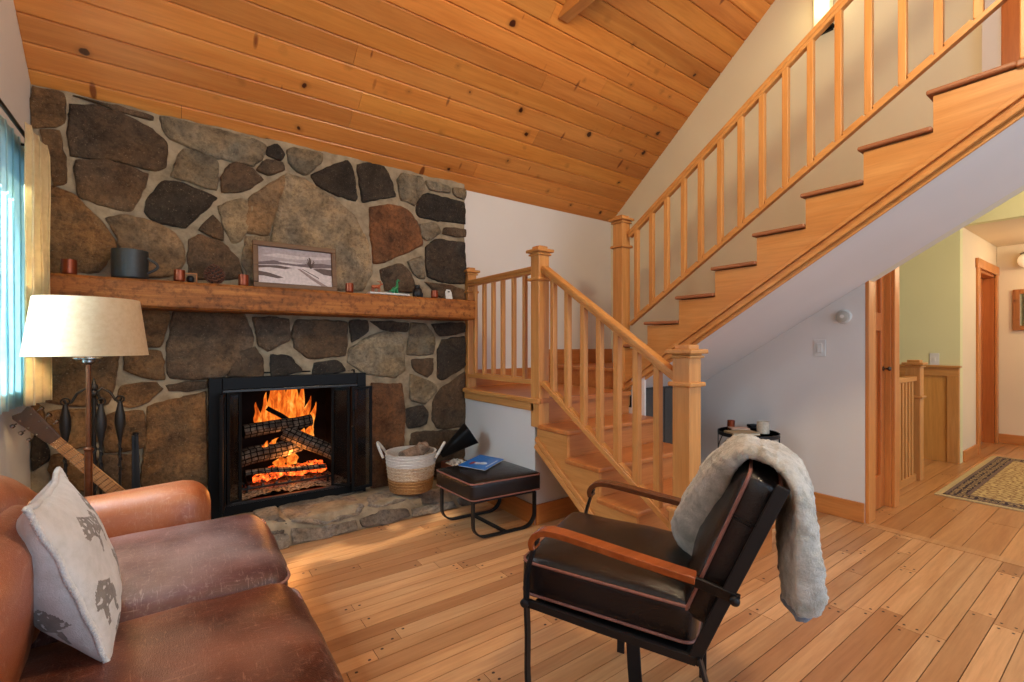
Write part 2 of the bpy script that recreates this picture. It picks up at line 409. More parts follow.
# chimney wall: mortar core with individual field stones, one surface
stones = [  # outline in photo pixels, tint
 ([(29,84),(64,93),(65,118),(60,124),(28,126)], 'b'), ([(40,131),(60,132),(67,182),(54,185),(46,150)], 'b'),
 ([(72,96),(100,103),(153,116),(152,121),(130,115),(104,106)], 'd'),
 ([(71,105),(100,107),(130,118),(150,130),(166,142),(165,167),(158,170),(142,168),(115,160),(72,156),(69,137)], 'd'),
 ([(76,160),(110,162),(147,174),(145,185),(130,210),(112,207),(80,197),(77,177)], 'd'),
 ([(161,116),(190,123),(230,134),(257,140),(266,147),(262,157),(252,166),(230,160),(217,158),(172,140),(163,128)], 'g'),
 ([(184,150),(212,157),(217,163),(216,190),(172,176),(176,165)], 'g'),
 ([(165,182),(182,184),(217,198),(185,227),(155,221),(145,211),(152,195)], 'k'),
 ([(230,165),(245,165),(255,172),(262,180),(252,187),(235,192),(222,192),(222,178)], 'd'),
 ([(30,187),(54,188),(77,196),(92,215),(103,225),(112,238),(114,245),(108,260),(98,270),(50,273),(28,270)], 'b'),
 ([(106,219),(130,216),(150,222),(172,231),(182,244),(184,262),(172,276),(140,276),(122,250),(118,236)], 't'),
 ([(200,230),(213,216),(221,226),(223,240),(210,236)], 'd'), ([(189,240),(200,236),(222,243),(237,258),(243,278),(190,278)], 'd'),
 ([(219,207),(240,199),(252,205),(250,222),(241,240),(232,243),(224,225)], 'g'),
 ([(287,174),(305,180),(335,200),(355,218),(366,240),(371,262),(371,272),(362,290),(338,289),(300,287),(275,283),(272,240),(278,205)], 'l'),
 ([(250,198),(284,175),(285,185),(275,210),(269,235),(247,233),(246,222)], 't'),
 ([(268,148),(277,145),(284,155),(280,160),(266,155)], 'k'), ([(257,170),(267,161),(282,163),(284,170),(268,175)], 'd'),
 ([(288,151),(295,149),(322,154),(320,164),(303,175),(289,163)], 'g'),
 ([(312,175),(347,161),(352,168),(356,198),(355,201),(330,192),(317,186)], 'k'),
 ([(357,165),(370,164),(383,168),(390,180),(395,196),(380,198),(363,202)], 'k'),
 ([(402,174),(422,178),(424,188),(414,205),(401,200),(398,180)], 'g'), ([(426,181),(449,187),(450,193),(430,190)], 'g'),
 ([(452,188),(465,190),(465,200),(454,195)], 'g'), ([(419,198),(428,194),(465,203),(465,224),(420,217),(416,212)], 'k'),
 ([(420,225),(435,223),(440,232),(428,240),(421,235)], 'g'), ([(445,228),(465,230),(465,237),(443,234)], 'd'),
 ([(370,208),(390,205),(408,210),(416,222),(421,237),(422,245),(405,252),(385,262),(374,263),(371,235)], 'o'),
 ([(380,270),(402,264),(412,277),(415,292),(385,290)], 'd'), ([(407,262),(422,257),(424,278),(417,277)], 'g'),
 ([(426,248),(435,240),(465,243),(465,284),(442,282),(427,276)], 'k'), ([(425,282),(445,285),(465,290),(465,300),(440,297)], 'd'),
 ([(246,237),(269,238),(271,262),(270,282),(250,280),(243,262)], 'l'),
 ([(44,330),(120,330),(118,358),(112,390),(108,403),(75,405),(30,398),(28,360)], 'b'),
 ([(125,352),(160,352),(165,380),(150,378),(126,370)], 'b'), ([(130,308),(170,312),(165,330),(160,346),(130,346)], 'b'),
 ([(174,312),(243,314),(253,338),(250,350),(235,365),(224,376),(207,378),(170,378),(168,350),(170,335)], 'd'),
 ([(166,385),(206,381),(206,388),(170,391)], 'd'), ([(122,386),(155,383),(163,389),(140,405),(130,407),(118,402)], 'b'),
 ([(147,408),(206,392),(206,478),(202,520),(148,520),(142,480),(146,450)], 'b'),
 ([(104,416),(122,413),(143,411),(145,445),(130,449),(105,452)], 'b'), ([(48,412),(75,410),(99,412),(100,440),(70,450),(50,435)], 'b'),
 ([(24,438),(43,436),(48,460),(33,469),(24,468)], 'k'), ([(54,455),(95,457),(95,490),(60,490),(50,470)], 'b'),
 ([(100,457),(139,455),(137,487),(134,520),(102,520)], 'd'), ([(24,402),(40,405),(45,430),(24,432)], 'b'),
 ([(253,318),(289,319),(289,340),(268,350),(260,345)], 'd'), ([(298,320),(347,322),(345,355),(310,358),(295,347),(292,330)], 'd'),
 ([(271,355),(288,357),(302,371),(272,376)], 'k'), ([(315,363),(338,361),(345,371),(313,375)], 'k'),
 ([(240,352),(255,348),(262,362),(263,376),(228,376)], 'd'), ([(350,321),(367,321),(367,331),(352,342)], 'k'),
 ([(369,321),(408,323),(406,332),(382,329)], 'k'),
 ([(349,350),(370,336),(390,331),(402,335),(404,370),(395,377),(365,373),(348,362)], 'g'),
 ([(411,323),(425,325),(434,338),(433,354),(407,354)], 'g'), ([(431,324),(465,323),(465,332),(440,336)], 'k'),
 ([(411,360),(432,359),(432,372),(427,377),(413,368)], 'd'), ([(442,341),(465,336),(465,366),(442,380),(437,377),(438,350)], 'k'),
 ([(410,374),(428,381),(436,386),(435,392),(425,403),(411,400)], 'g'),
 ([(439,391),(465,372),(465,426),(437,428),(432,420),(434,401)], 'd'), ([(404,410),(422,406),(427,412),(426,424),(408,428)], 'k'),
 ([(411,433),(465,430),(465,455),(440,482),(409,482)], 'd'), ([(371,384),(402,385),(405,415),(402,450),(400,495),(371,495)], 'r'),
]
TN = {'k': (58,52,46), 'd': (92,76,60), 'b': (120,92,62), 'g': (128,118,100), 'l': (140,128,108), 't': (142,118,90), 'o': (118,82,56), 'r': (104,74,50), 'h': (140,132,122), 'i': (112,104,96)}
ch = MB()
IB = (.165, .985, .27)   # firebox opening x0,x1 / fits the insert
x0, x1, zo0, zo1 = XL, 1.885, .16, .97
def chz(x): return zc(YC)
# mortar face as a noisy grid around the fireplace opening
NX, NZ = 150, 140
top = zc(YC) + .005
grid = {}
def inhole(x, z): return .17 < x < 1.04 and z < .955
for i in range(NX+1):
    for j in range(NZ+1):
        x = x0 + (x1-x0)*i/NX; z = top*j/NZ
        d = .010*noise.noise(V((x*6, z*6, 2))) + .005*noise.noise(V((x*22, z*22, 5)))
        grid[i,j] = ch.bm.verts.new((x, YC - .003 + d, z))
ch.mi = 1; ch.col = (1,1,1); fs = []
for i in range(NX):
    for j in range(NZ):
        xm = x0 + (x1-x0)*(i+.5)/NX; zm = top*(j+.5)/NZ
        if not inhole(xm, zm): fs.append(ch.bm.faces.new([grid[i,j], grid[i+1,j], grid[i+1,j+1], grid[i,j+1]]))
ch._faces(fs)
ch.box((x1-.03, YC+.012, 0), (x1, YB+.1, top))                # right end
for lo, hi in (((x0,YC+.02,0),(.17,YB+.1,top)), ((1.04,YC+.02,0),(x1-.03,YB+.1,top)), ((.17,YC+.02,.96),(1.04,YB+.1,top))): ch.box(lo, hi)
def stone(mb, pts, ctr, nrm, tint, bulge, seed):
    """raised irregular stone from a planar outline"""
    n = len(pts); out = []
    for i in range(n):
        a, b = pts[i], pts[(i+1)%n]; L = (b-a).length; k = max(1, int(L/.018))
        for q in range(k): out.append(vm(a, b, q/k))
    m = len(out)
    out = [(out[i-1] + out[i]*4 + out[(i+1)%m])/6 for i in range(m)]
    jag = lambda p: .011 + noise.noise(p*20 + V((seed,0,0)))*.009 + noise.noise(p*60 + V((0,seed,0)))*.005
    out = [p + (p-ctr).normalized()*jag(p) for p in out]
    rings = []
    for sc, h in ((1.0,-.01),(.985,.45),(.96,.8),(.91,.95),(.75,1.0),(.5,1.0),(.22,1.0)):
        r = []
        for p in out:
            q = ctr + (p-ctr)*sc
            if sc < .99: q = q + nrm*(bulge*h + (noise.noise(q*9+V((seed,3,1)))*.012 + noise.noise(q*30+V((seed,7,1)))*.006)*min(1,h))
            r.append(q)
        rings.append([mb.bm.verts.new(q) for q in r])
    mb.col = tuple(tint); mb.mi = 0; fs = []
    for a, b in zip(rings, rings[1:]):
        for i in range(m): fs.append(mb.bm.faces.new([a[i], a[(i+1)%m], b[(i+1)%m], b[i]]))
    fs.append(mb.bm.faces.new(rings[-1])); mb._faces(fs)
for k, (pp, key) in enumerate(stones):
    pts = [ony(u, v, YC-.005) for u, v in pp]
    pts = [V((min(max(p.x, x0+.01), x1-.004), p.y, min(p.z, zc(YC)-.012))) for p in pts]
    if pts[0].z > pts[1].z and False: pts = pts[::-1]
    c = sum(pts, V())/len(pts)
    j = R.uniform(.88, 1.12); t = [lin((a*j, a*j, a*j))[0] for a in TN[key]]
    stone(ch, pts, c, V((0,-1,0)), t, .019, k*1.7)
struct(ch.out('wall_chimney', [M['stone'], M['mortar']], smooth=50))

# hearth: rough stone slab with flat top stones
HZ = .145
he = MB(); he.mi = 1; he.col = (1,1,1)
nx, prof = 120, [(3.29,HZ),(3.2,HZ),(3.1,HZ),(3.02,HZ),(2.985,HZ-.004),(2.972,HZ-.03),(2.962,HZ*.62),(2.952,HZ*.32),(2.942,.0)]
rows = []
for i in range(nx+1):
    x = XL+.01 + (1.86-XL-.01)*i/nx; r = []
    for k, (y, z) in enumerate(prof):
        d = .02*noise.noise(V((x*5, z*8, y*4))) + .016*noise.noise(V((x*17, z*25, 3)))
        if k >= 4: r.append((x, y + d*1.2, max(0, z + (d*.5 if 0 < z else 0))))
        else: r.append((x, y, z + d*.4*(k > 0)))
    rows.append(r)
rows2 = [[he.bm.verts.new(p) for p in r] for r in rows]; fs = []
for a, b in zip(rows2, rows2[1:]):
    for k in range(len(prof)-1): fs.append(he.bm.faces.new([a[k], a[k+1], b[k+1], b[k]]))
he._faces(fs)
def hpt(u, v):
    p = onz(u, v, HZ)
    if p.y >= 2.985: return p
    d = ray(u, v); k = HZ/.045; t = (H + k*2.94)/(k*d.y - d.z); return V((d.x*t, d.y*t, max(.006, H + d.z*t)))
def hs(pp, key, seed, b=.014, nrm=(0,-.45,.9)):
    pts = [hpt(u, v) for u, v in pp]; c = sum(pts, V())/len(pts)
    stone(he, pts, c, V(nrm).normalized(), [lin((a,a,a))[0] for a in TN[key]], b, seed)
hs([(280,507),(320,497),(350,497),(364,506),(358,515),(320,524),(290,521)], 'h', 1)
hs([(368,498),(395,488),(404,489),(404,500),(392,504),(380,507),(368,506)], 'h', 2)
hs([(253,512),(275,508),(278,515),(262,518)], 'h', 3); hs([(244,521),(276,518),(285,525),(283,534),(258,534)], 'i', 4)
hs([(408,499),(440,490),(458,494),(440,502),(412,505)], 'h', 5); hs([(330,493),(352,489),(362,492),(350,495),(335,496)], 'i', 7)
F_ = (0,-.95,.3)
hs([(268,538),(286,535),(290,546),(276,549)], 'h', 8, .012, F_); hs([(290,528),(322,528),(354,520),(357,529),(330,537),(296,543)], 'h', 9, .016, F_)
hs([(361,519),(380,512),(405,508),(410,516),(385,523),(363,527)], 'i', 10, .016, F_); hs([(411,509),(440,504),(452,501),(456,508),(436,512),(414,517)], 'h', 11, .016, F_)
hs([(458,499),(480,493),(486,501),(462,507)], 'i', 12, .014, F_)
tag(he.out('hearth', [M['stone'], M['mortar']], smooth=60), 'low raised grey fieldstone hearth ledge in front of the fireplace', 'hearth')

# ceiling planks on both slopes and ridge
ce = MB()
PW = .13; sl = math.sqrt(1+CS_**2); dv = V((0,-1/sl,CS_/sl)); nv = V((0,-CS_/sl,-1/sl))
def cplanks(org, d, nrm, count, xa, xb):
    for r in range(count):
        x = xa - R.random()*3
        while x < xb:
            L = R.uniform(1.8, 4.5); a, b = max(x, xa), min(x+L, xb)
            if b-a > .02:
                k = R.uniform(.78,1.1); ce.col = (k, k*R.uniform(.94,1.02), k*R.uniform(.85,1.0)); ce.mi = 0
                p = org + d*(PW*(r+.5)); ch_ = .0065; w = PW/2
                pr = [(-w+.0008, .012), (-w+.0008, ch_), (-w+ch_+.001, 0), (w-ch_-.001, 0), (w-.0008, ch_), (w-.0008, .012)]
                ce.prism([V((a+.001,0,0)) + p + d*s - nrm*h for s, h in pr], (b-a-.002, 0, 0))
            x += L
nrow = int((YB - YR)*sl/PW)
cplanks(V((0,YB,zc(YB))), dv, nv, nrow, XL, XG)
endp = V((0,YB,zc(YB))) + dv*PW*nrow
cplanks(endp, V((0,-1/sl,-CS_/sl)), V((0,CS_/sl,-1/sl)), 14, XL, XG)
ce.mi = 1; ce.col = (1,1,1); e0 = V((XL-.1,YB+.1,zc(YB+.1)+.013))
ce.prism([e0, V((XL-.1,endp.y,endp.z+.02)), V((XL-.1,endp.y,endp.z+.15)), e0+V((0,0,.15))], (XG-XL+.2,0,0))
ce.prism([V((XL-.1,endp.y,endp.z+.013)), V((XL-.1,endp.y-1.6,endp.z-1.6*CS_+.013)), V((XL-.1,endp.y-1.6,endp.z-1.6*CS_+.15)), V((XL-.1,endp.y,endp.z+.15))], (XG-XL+.2,0,0))
struct(ce.out('ceiling', [M['ceil'], M['peg']]))
tb = MB(); tb.box((2.0, -.9, 3.29), (2.078, 2.275, 3.42)); struct(tb.out('trim_1', M['fir_y'], bevel=.004))

# hall walls beyond the stairs
w = MB(); w.box((XG+.1, 1.13, 2.1), (4.31, 1.23, 2.75)); w.box((4.235, 1.13, 0), (4.31, 1.23, 2.1)); struct(w.out('wall_closet', M['white']))
w = MB(); w.box((6.26, 1.15, -.8), (6.36, 3.2, 2.75)); w.box((6.26, -2, 2.35), (6.36, 1.15, 2.75)); struct(w.out('wall_stairwell', M['green']))
w = MB(); w.box((6.362, 1.15, 0), (7.03, 1.25, 2.4)); w.box((7.93, 1.15, 0), (8.1, 1.25, 2.4)); w.box((7.03, 1.15, 2.03), (7.93, 1.25, 2.4)); struct(w.out('wall_hall', M['cream']))
w = MB(); w.box((8.0, -2, 0), (8.1, 1.148, 2.4)); struct(w.out('wall_far', M['cream']))
w = MB(); w.box((6.362, -2, 2.35), (8.1, 1.148, 2.4)); struct(w.out('ceiling_alcove', M['cream']))
w = MB(); w.box((XG+.1, -2, 2.7), (6.26, 3.2, 2.75)); struct(w.out('ceiling_hall', M['cream']))
w = MB(); w.box((4.0, 3.2, -.8), (6.36, 3.3, 2.75)); struct(w.out('wall_stairwell_back', M['green']))
w = MB(); w.box((7.03, 1.9, 0), (7.93, 2.0, 2.1)); struct(w.out('wall_beyond', M['cream']))

# baseboards
def bb(name, lo, hi, m): 
    b = MB(); b.box(lo, hi); return struct(b.out(name, m, bevel=.004))
bb('baseboard_gable', (XG-.018, 1.13, 0), (XG, 2.25, .13), M['base_y'])
bb('baseboard_landing', (1.862, 2.37, 0), (1.879, 2.93, .13), M['base_y'])
bb('baseboard_niche', (1.88, 2.352, 0), (2.72, 2.37, .13), M['base'])
bb('baseboard_hall', (6.362, 1.132, 0), (6.93, 1.15, .11), M['base'])
bb('baseboard_far', (7.982, -2, 0), (8.0, 1.13, .11), M['base_y'])
bb('baseboard_left', (XL, -2, 0), (XL+.018, 2.92, .13), M['base_y'])

# landing side walls
w = MB(); w.box((1.88, 2.37, 0), (1.97, YB, .74)); w.box((1.97, 2.37, 0), (2.74, 2.44, .74)); struct(w.out('wall_landing', M['white']))

# ------------------------------------------------------------------ stairs
XS0, XS1 = 1.86, 2.74      # lower flight
st = thing('staircase', 'short lower flight of honey wood steps rising from the floor to the landing', 'staircase', (2.3, 1.9, 0))
ty = [2.30 - .259*i for i in range(1, 5)]        # nosing fronts of the four treads, top one first
for i, y in enumerate(ty):
    z = Zl - RISE*(i+1)
    t = MB(); t.box((XS0, y, z-.03), (XS1, y+.285, z)); t.out('tread', M['oak_tread'], st, bevel=.009, seg=3)
for i in range(5):
    y = (2.30 - .259*i) + .022; z1 = Zl - RISE*i - .03; z0 = max(0, Zl - RISE*(i+1))
    t = MB(); t.box((XS0+.0405, y, z0), (XS1, y+.018, z1)); t.out('riser', M['oak_tread'], st)
def zlow(y): return .503 - .69*(2.348-y)
pts = []
poly = [(2.348, zlow(2.348))]
poly.append((2.348, Zl-RISE-.03))
for i, y in enumerate(ty):
    z = Zl - RISE*(i+1) - .03
    yb = 2.30 - .259*i + .022 if i else 2.348
    poly.append((yb, z)); poly.append((y+.022, z))
    if i < 3: poly.append((y+.022, z-RISE))
poly.append((ty[3]+.022, 0)); poly.append((2.348-.503/.69, 0))
t = MB(); t.prism([(XS0+.02, y, z) for y, z in poly], (.02,0,0)); t.out('stringer', M['fir_y'], st)
t = MB(); d = V((0,-1,-.69)).normalized()
a = V((XS0+.012, 2.348, zlow(2.348)+.02)); L = (zlow(2.348)+.02)/.69*math.sqrt(1+.69**2)
t.beam(a, a+d*L, .026, .036); a2 = a + V((-.002,0,.045)); t.beam(a2, a2+d*(L+.06), .016, .03)
t.out('stringer_moulding', M['fir_y'], st, bevel=.004)
t = MB(); t.prism([(XS0+.045,2.35,zlow(2.35)),(XS0+.045,1.64,.012),(XS0+.045,1.64,.03),(XS0+.045,2.35,zlow(2.35)+.03)], (XS1-XS0-.06,0,0)); t.out('soffit', M['fir_y'], st)

ld = thing('stair_landing', 'square wood stair landing at the back wall beside the chimney', 'landing', (2.3, 2.8, .7))
t = MB(); t.box((1.872, 2.30, Zl-.03), (2.74, YB-.002, Zl)); t.out('platform', M['oak_tread'], ld)
t = MB(); t.box((1.845, 2.30, Zl-.032), (1.873, 3.262, Zl+.001)); t.out('nosing', M['fir_y'], ld, bevel=.008, seg=3)
t = MB(); t.box((1.862, 2.36, Zl-.085), (1.88, 3.262, Zl-.032)); t.out('fascia', M['fir_y'], ld, bevel=.004)
t = MB(); t.box((1.90, 2.44, .742), (2.73, YB-.01, Zl-.031)); t.out('subfloor', M['fir_y'], ld)

XU = 2.76
up = thing('staircase', 'long upper flight of stairs climbing toward the camera with red-brown nosings and white soffit', 'staircase', (3.2, 1.2, .99))
t = MB(); t.box((XU-.02, 2.45, Zl+RISE-.03), (XG-.002, YB-.002, Zl+RISE)); t.out('winder_platform', M['oak_tread'], up, bevel=.006)
t = MB(); t.box((XU, 2.45, .70), (XU+.018, YB-.002, Zl+RISE-.03)); t.out('winder_riser', M['oak_tread'], up)
t = MB(); t.box((XU+.0, YB-.02, Zl+RISE), (XG-.004, YB-.002, Zl+RISE+.14)); t.box((1.96, YB-.02, Zl), (XU, YB-.002, Zl+.14)); t.out('skirting', M['oak_tread'], up)
uy = [2.19 + RUN*(3-k) for k in range(2, 13)]      # nosing y of tread k (z = Zl + k*RISE)
NUP = 9
for k in range(2, NUP+1):
    y = 2.19 + RUN*(3-k); z = 1.338 + (k-3)*.1635
    t = MB(); t.box((XU-.02, y-RUN-.02, z-.022), (XG-.004, y, z)); t.out('tread', M['oak_nose'], up, bevel=.008, seg=3)
    t = MB(); t.box((XU+.02, y-.04, z-RISE), (XG-.004, y-.022, z-.028)); t.out('riser', M['white'], up)
sp = []
for k in range(2, NUP+1):
    y = 2.19 + RUN*(3-k) - .022; z = 1.338 + (k-3)*.1635 - .028
    sp.append((y, z-.1635 if k > 2 else .955)); sp.append((y, z))
yl = .06
sp.append((-1.2, sp[-1][1])); sp.append((-1.2, 2.225)); sp.append((yl, zs(yl)+.012))
sp.append((2.43, zs(2.43)+.012))
t = MB(); t.prism([(XU, y, z) for y, z in sp], (.025,0,0)); t.out('stringer', M['fir_y'], up)
du = V((0,-1,.63)).normalized()
def along(y0, y1, x, dz, w, h, mb): mb.beam((x, y0, zs(y0)+dz), (x, y1, zs(y1)+dz), w, h)
t = MB(); along(2.40, yl, XU-.010, .092, .022, .022, t); along(2.40, yl, XU-.003, .064, .008, .030, t); along(2.40, yl, XU-.016, .036, .034, .020, t); along(2.40, yl, XU-.006, .012, .014, .022, t)
t.out('stringer_moulding', M['fir_y'], up, bevel=.003)
t = MB(); t.box((XU-.02, -1.2, 2.291), (XG-.004, .34, 2.319)); t.out('upper_floor', M['oak_nose'], up, bevel=.006)
t = MB(); t.prism([(XU+.001, 2.43, zs(2.43)), (XU+.001, yl, zs(yl)), (XU+.001, yl, zs(yl)+.02), (XU+.001, 2.43, zs(2.43)+.02)], (XG-XU-.003,0,0))
t.out('soffit', M['white'], up)

# newel posts
def newel(name, label, x, y, z0, z1, w=.09, trims=(), cap=True, base=None):
    o = thing(name, label, 'newel post', (x, y, z0), 'newel posts of the staircase'); h = w/2
    t = MB(); t.box((x-h, y-h, z0), (x+h, y+h, z1-(.05 if cap else 0))); t.out('post', M['fir_z'], o, bevel=.004)
    if cap:
        t = MB(); t.box((x-h-.004, y-h-.004, z1-.05), (x+h+.004, y+h+.004, z1-.04)); t.box((x-h-.024, y-h-.024, z1-.042), (x+h+.024, y+h+.024, z1-.022))
        t.box((x-h+.006, y-h+.006, z1-.024), (x+h-.006, y+h-.006, z1)); t.out('cap', M['fir_x'], o, bevel=.006, seg=3)
        t = MB(); t.box((x-h-.012, y-h-.012, z1-.062), (x+h+.012, y+h+.012, z1-.05)); t.out('cap_moulding', M['fir_x'], o, bevel=.005)
    for z in trims:
        t = MB(); t.box((x-h-.016, y-h-.016, z-.010), (x+h+.016, y+h+.016, z+.010)); t.out('collar', M['fir_x'], o, bevel=.006, seg=3)
    if base:
        t = MB(); g = .012; t.box((x-h-g, y-h-g, z0), (x+h+g, y+h+g, base)); t.box((x-h-g-.008, y-h-g-.008, base), (x+h+g+.008, y+h+g+.008, base+.018)); t.out('base_block', M['fir_z'], o, bevel=.004)
    return o
newel('newel_post', 'honey wood newel post with square cap at the stair foot behind the armchair', 1.905, 1.275, RISE+.001, 1.172, .09, (.99,), True, .40)
newel('newel_post', 'honey wood newel post with square cap at the outer corner of the landing', 1.905, 2.35, .64, 1.81, .086, (1.595,), True)
newel('newel_post', 'honey wood newel post half hidden by the right edge of the stone chimney', 1.93, 3.29, Zl, 1.80, .078, (1.60,), True)
newel('newel_post', 'tall honey wood newel post where the upper flight leaves the landing', 2.775, 2.425, .70, 2.165, .092, (1.925,), True)
newel('newel_post', 'honey wood newel post at the head of the upper flight, cut by the right edge', 2.79, .285, 2.319, 3.15, .09, (), True)

# railings
def railing(label, x, y0, y1, ztop, zbot, ys, loc, w=.055, hh=.05, bw=.030, brh=.03, brw=.05):
    o = thing('stair_railing', label, 'railing', loc, 'stair railings')
    t = MB(); t.beam((x, y0, ztop(y0)), (x, y1, ztop(y1)), w, hh*.55); t.beam((x, y0, ztop(y0)-hh*.45), (x, y1, ztop(y1)-hh*.45), w*.72, hh*.5)
    t.out('handrail', M['fir_y'], o, bevel=.007, seg=3)
    t = MB(); t.beam((x, y0, zbot(y0)), (x, y1, zbot(y1)), brw, brh)
    t.out('bottom_rail', M['fir_y'], o, bevel=.003)
    t = MB()
    ya = sorted(ys, reverse=True)
    for p, q in zip(ya, ya[1:]):
        a, b = p-bw/2-.004, q+bw/2+.004
        t.beam((x, a, zbot(a)+.02), (x, b, zbot(b)+.02), bw, .014)
    t.out('fillet', M['fir_y'], o, bevel=.002)
    for y in ys:
        t = MB(); t.box((x-bw/2, y-bw/2, zbot(y)+.008), (x+bw/2, y+bw/2, ztop(y)-hh*.5)); t.out('baluster', M['fir_z'], o, bevel=.003)
    return o
yx = lambda u, x: onx(u, 345, x).y
railing('sloping honey wood balustrade of the short lower flight, between two newel posts', 1.905, 2.305, 1.322,
        lambda y: 1.665 - .655*(2.298-y), lambda y: .95 - .642*(2.339-y) + .0, [yx(u, 1.905) for u in (553.75,568,584,600,617.5,637,658)], (1.905, 1.8, .6), bw=.034)
railing('level honey wood balustrade along the landing beside the chimney', 1.905, 3.25, 2.395,
        lambda y: 1.675, lambda y: .925, [yx(u, 1.905) for u in (475.5,484.5,493.5,503,514,525)], (1.905, 2.8, Zl), bw=.028)
railing('long sloping honey wood balustrade of the upper flight against the white wall', 2.79, 2.352, .335,
        lambda y: 2.005 + .665*(2.37-y), lambda y: 1.312 + .652*(2.373-y), [yx(u, 2.79) for u in (637,652,667,684,701,720.5,741,762.5,786,811,839,869,903,939,979)], (2.79, 1.3, 1.3), bw=.032, brh=.022, brw=.034)

# dark cabinet under the upper flight, seen through the balusters
cb = thing('storage_cabinet', 'dark grey storage cabinet tucked under the upper stair flight', 'cabinet', (3.12, 2.45, 0))
t = MB(); t.box((2.86, 2.30, .02), (3.38, 2.60, .85)); t.out('carcass', plain('grey_cabinet', (74,66,58), .6), cb, bevel=.004)
for xa in (2.866, 3.124):
    t = MB(); t.box((xa, 2.284, .05), (xa+.250, 2.30, .83)); t.out('door', plain('grey_cabinet_door', (80,72,64), .6), cb, bevel=.004)
t = MB(); t.box((2.88, 2.32, 0), (3.36, 2.58, .02)); t.out('plinth', M['black'], cb)
# white return wall beside the lower flight
w = MB(); w.box((2.745, 2.18, 0), (2.758, 2.30, .94)); w.box((2.745,2.30,0),(2.758,2.44,.70)); struct(w.out('wall_under_stairs', M['white']))

# ------------------------------------------------------------------ closet door, hall door
cd = thing('door_1', 'narrow reddish fir closet door in a light wood frame beyond the staircase wall', 'door', (3.95, 1.16, 0)); struct(cd)
t = MB(); t.box((3.80,1.185,0.005),(4.17,1.215,2.03)); t.out('door_leaf', M['door'], cd)
t = MB()
t.box((3.80,1.165,.005),(3.90,1.186,2.03)); t.box((4.085,1.165,.005),(4.17,1.186,2.03)); t.box((3.90,1.165,.005),(4.085,1.186,.24)); t.box((3.90,1.165,1.27),(4.085,1.186,1.40)); t.box((3.90,1.165,1.90),(4.085,1.186,2.03))
t.out('door_frame_stiles', M['door'], cd, bevel=.004)
t = MB(); t.box((XG+.001,1.108,0),(3.785,1.13,2.12)); t.box((3.785,1.13,0),(3.80,1.2,2.05)); t.box((4.17,1.13,0),(4.18,1.2,2.05)); t.box((4.172,1.108,0),(4.27,1.13,2.12)); t.box((3.785,1.108,2.04),(4.172,1.13,2.12)); t.out('door_casing', M['casing'], cd, bevel=.004)
t = MB(); kx = 4.128; t.lathe([(.017,0),(.017,.004),(.007,.006),(.007,.025),(.014,.030),(.017,.038),(.013,.046),(.003,.049)], (kx,1.165,1.0), 20, (0,-1,0)); t.out('door_knob', plain('antique_knob', (96,88,78), .3, .9), cd, smooth=40)
hd = thing('door_2', 'doorway with reddish wood casing at the far end of the hall', 'door', (7.5, 1.2, 0)); struct(hd)
t = MB(); t.box((6.93,1.128,0),(7.03,1.15,2.06)); t.box((7.90,1.128,0),(7.98,1.15,2.06)); t.box((6.90,1.124,2.0),(8.0,1.15,2.10)); t.out('door_casing', M['casing'], hd, bevel=.004)
t = MB(); t.box((7.03,1.152,0),(7.06,1.25,2.0)); t.box((7.87,1.152,0),(7.93,1.25,2.0)); t.box((7.03,1.152,1.97),(7.93,1.25,2.03)); t.out('door_jamb', M['door'], hd)
t = MB(); t.box((7.45,1.245,.01),(7.92,1.28,1.98)); t.out('door_leaf', M['door'], hd)

# landing-like half wall, short railing and newel of the basement stairs
ws = thing('wainscot', 'honey wood wainscot panel with a cap rail on the green hall wall', 'panel', (6.22, 1.3, 0))
t = MB(); t.box((6.235,1.17,0),(6.259,2.2,.86)); t.out('board_panel', M['panel'], ws)
t = MB(); t.box((6.215,1.15,.86),(6.259,2.2,.945)); t.box((6.195,1.135,.945),(6.259,2.2,.965)); t.out('cap_rail', M['fir_y'], ws, bevel=.003)
t = MB(); t.box((6.215,1.15,0),(6.259,1.24,.86)); t.out('corner_stile', M['fir_z'], ws, bevel=.003)
newel('newel_post', 'small honey wood newel post in the hall by the wainscot panel', 5.22, 1.25, 0, 1.04, .10, (.72,), True)
o = thing('stair_railing', 'short wood guard rail in the hall between the closet door and the small newel', 'railing', (4.85, 1.24, 0), 'stair railings')
t = MB(); t.box((4.35,1.22,.86),(5.168,1.28,.90)); t.out('handrail', M['fir_x'], o, bevel=.005)
t = MB(); t.box((4.35,1.225,.0),(5.168,1.275,.06)); t.out('bottom_rail', M['fir_x'], o, bevel=.003)
for k in range(9):
    x = 4.42 + k*.083
    t = MB(); t.box((x-.022,1.230,.06),(x+.022,1.27,.86)); t.out('baluster', M['fir_z'], o)

# top of the stairs: casing on the gable wall
w = MB(); w.box((3.61,.50,2.3),(XG-.001,.575,4.5)); struct(w.out('wall_stair_head', M['white']))
bb('trim_2', (3.60,.36,2.3), (XG-.001,.50,4.4), M['door'])

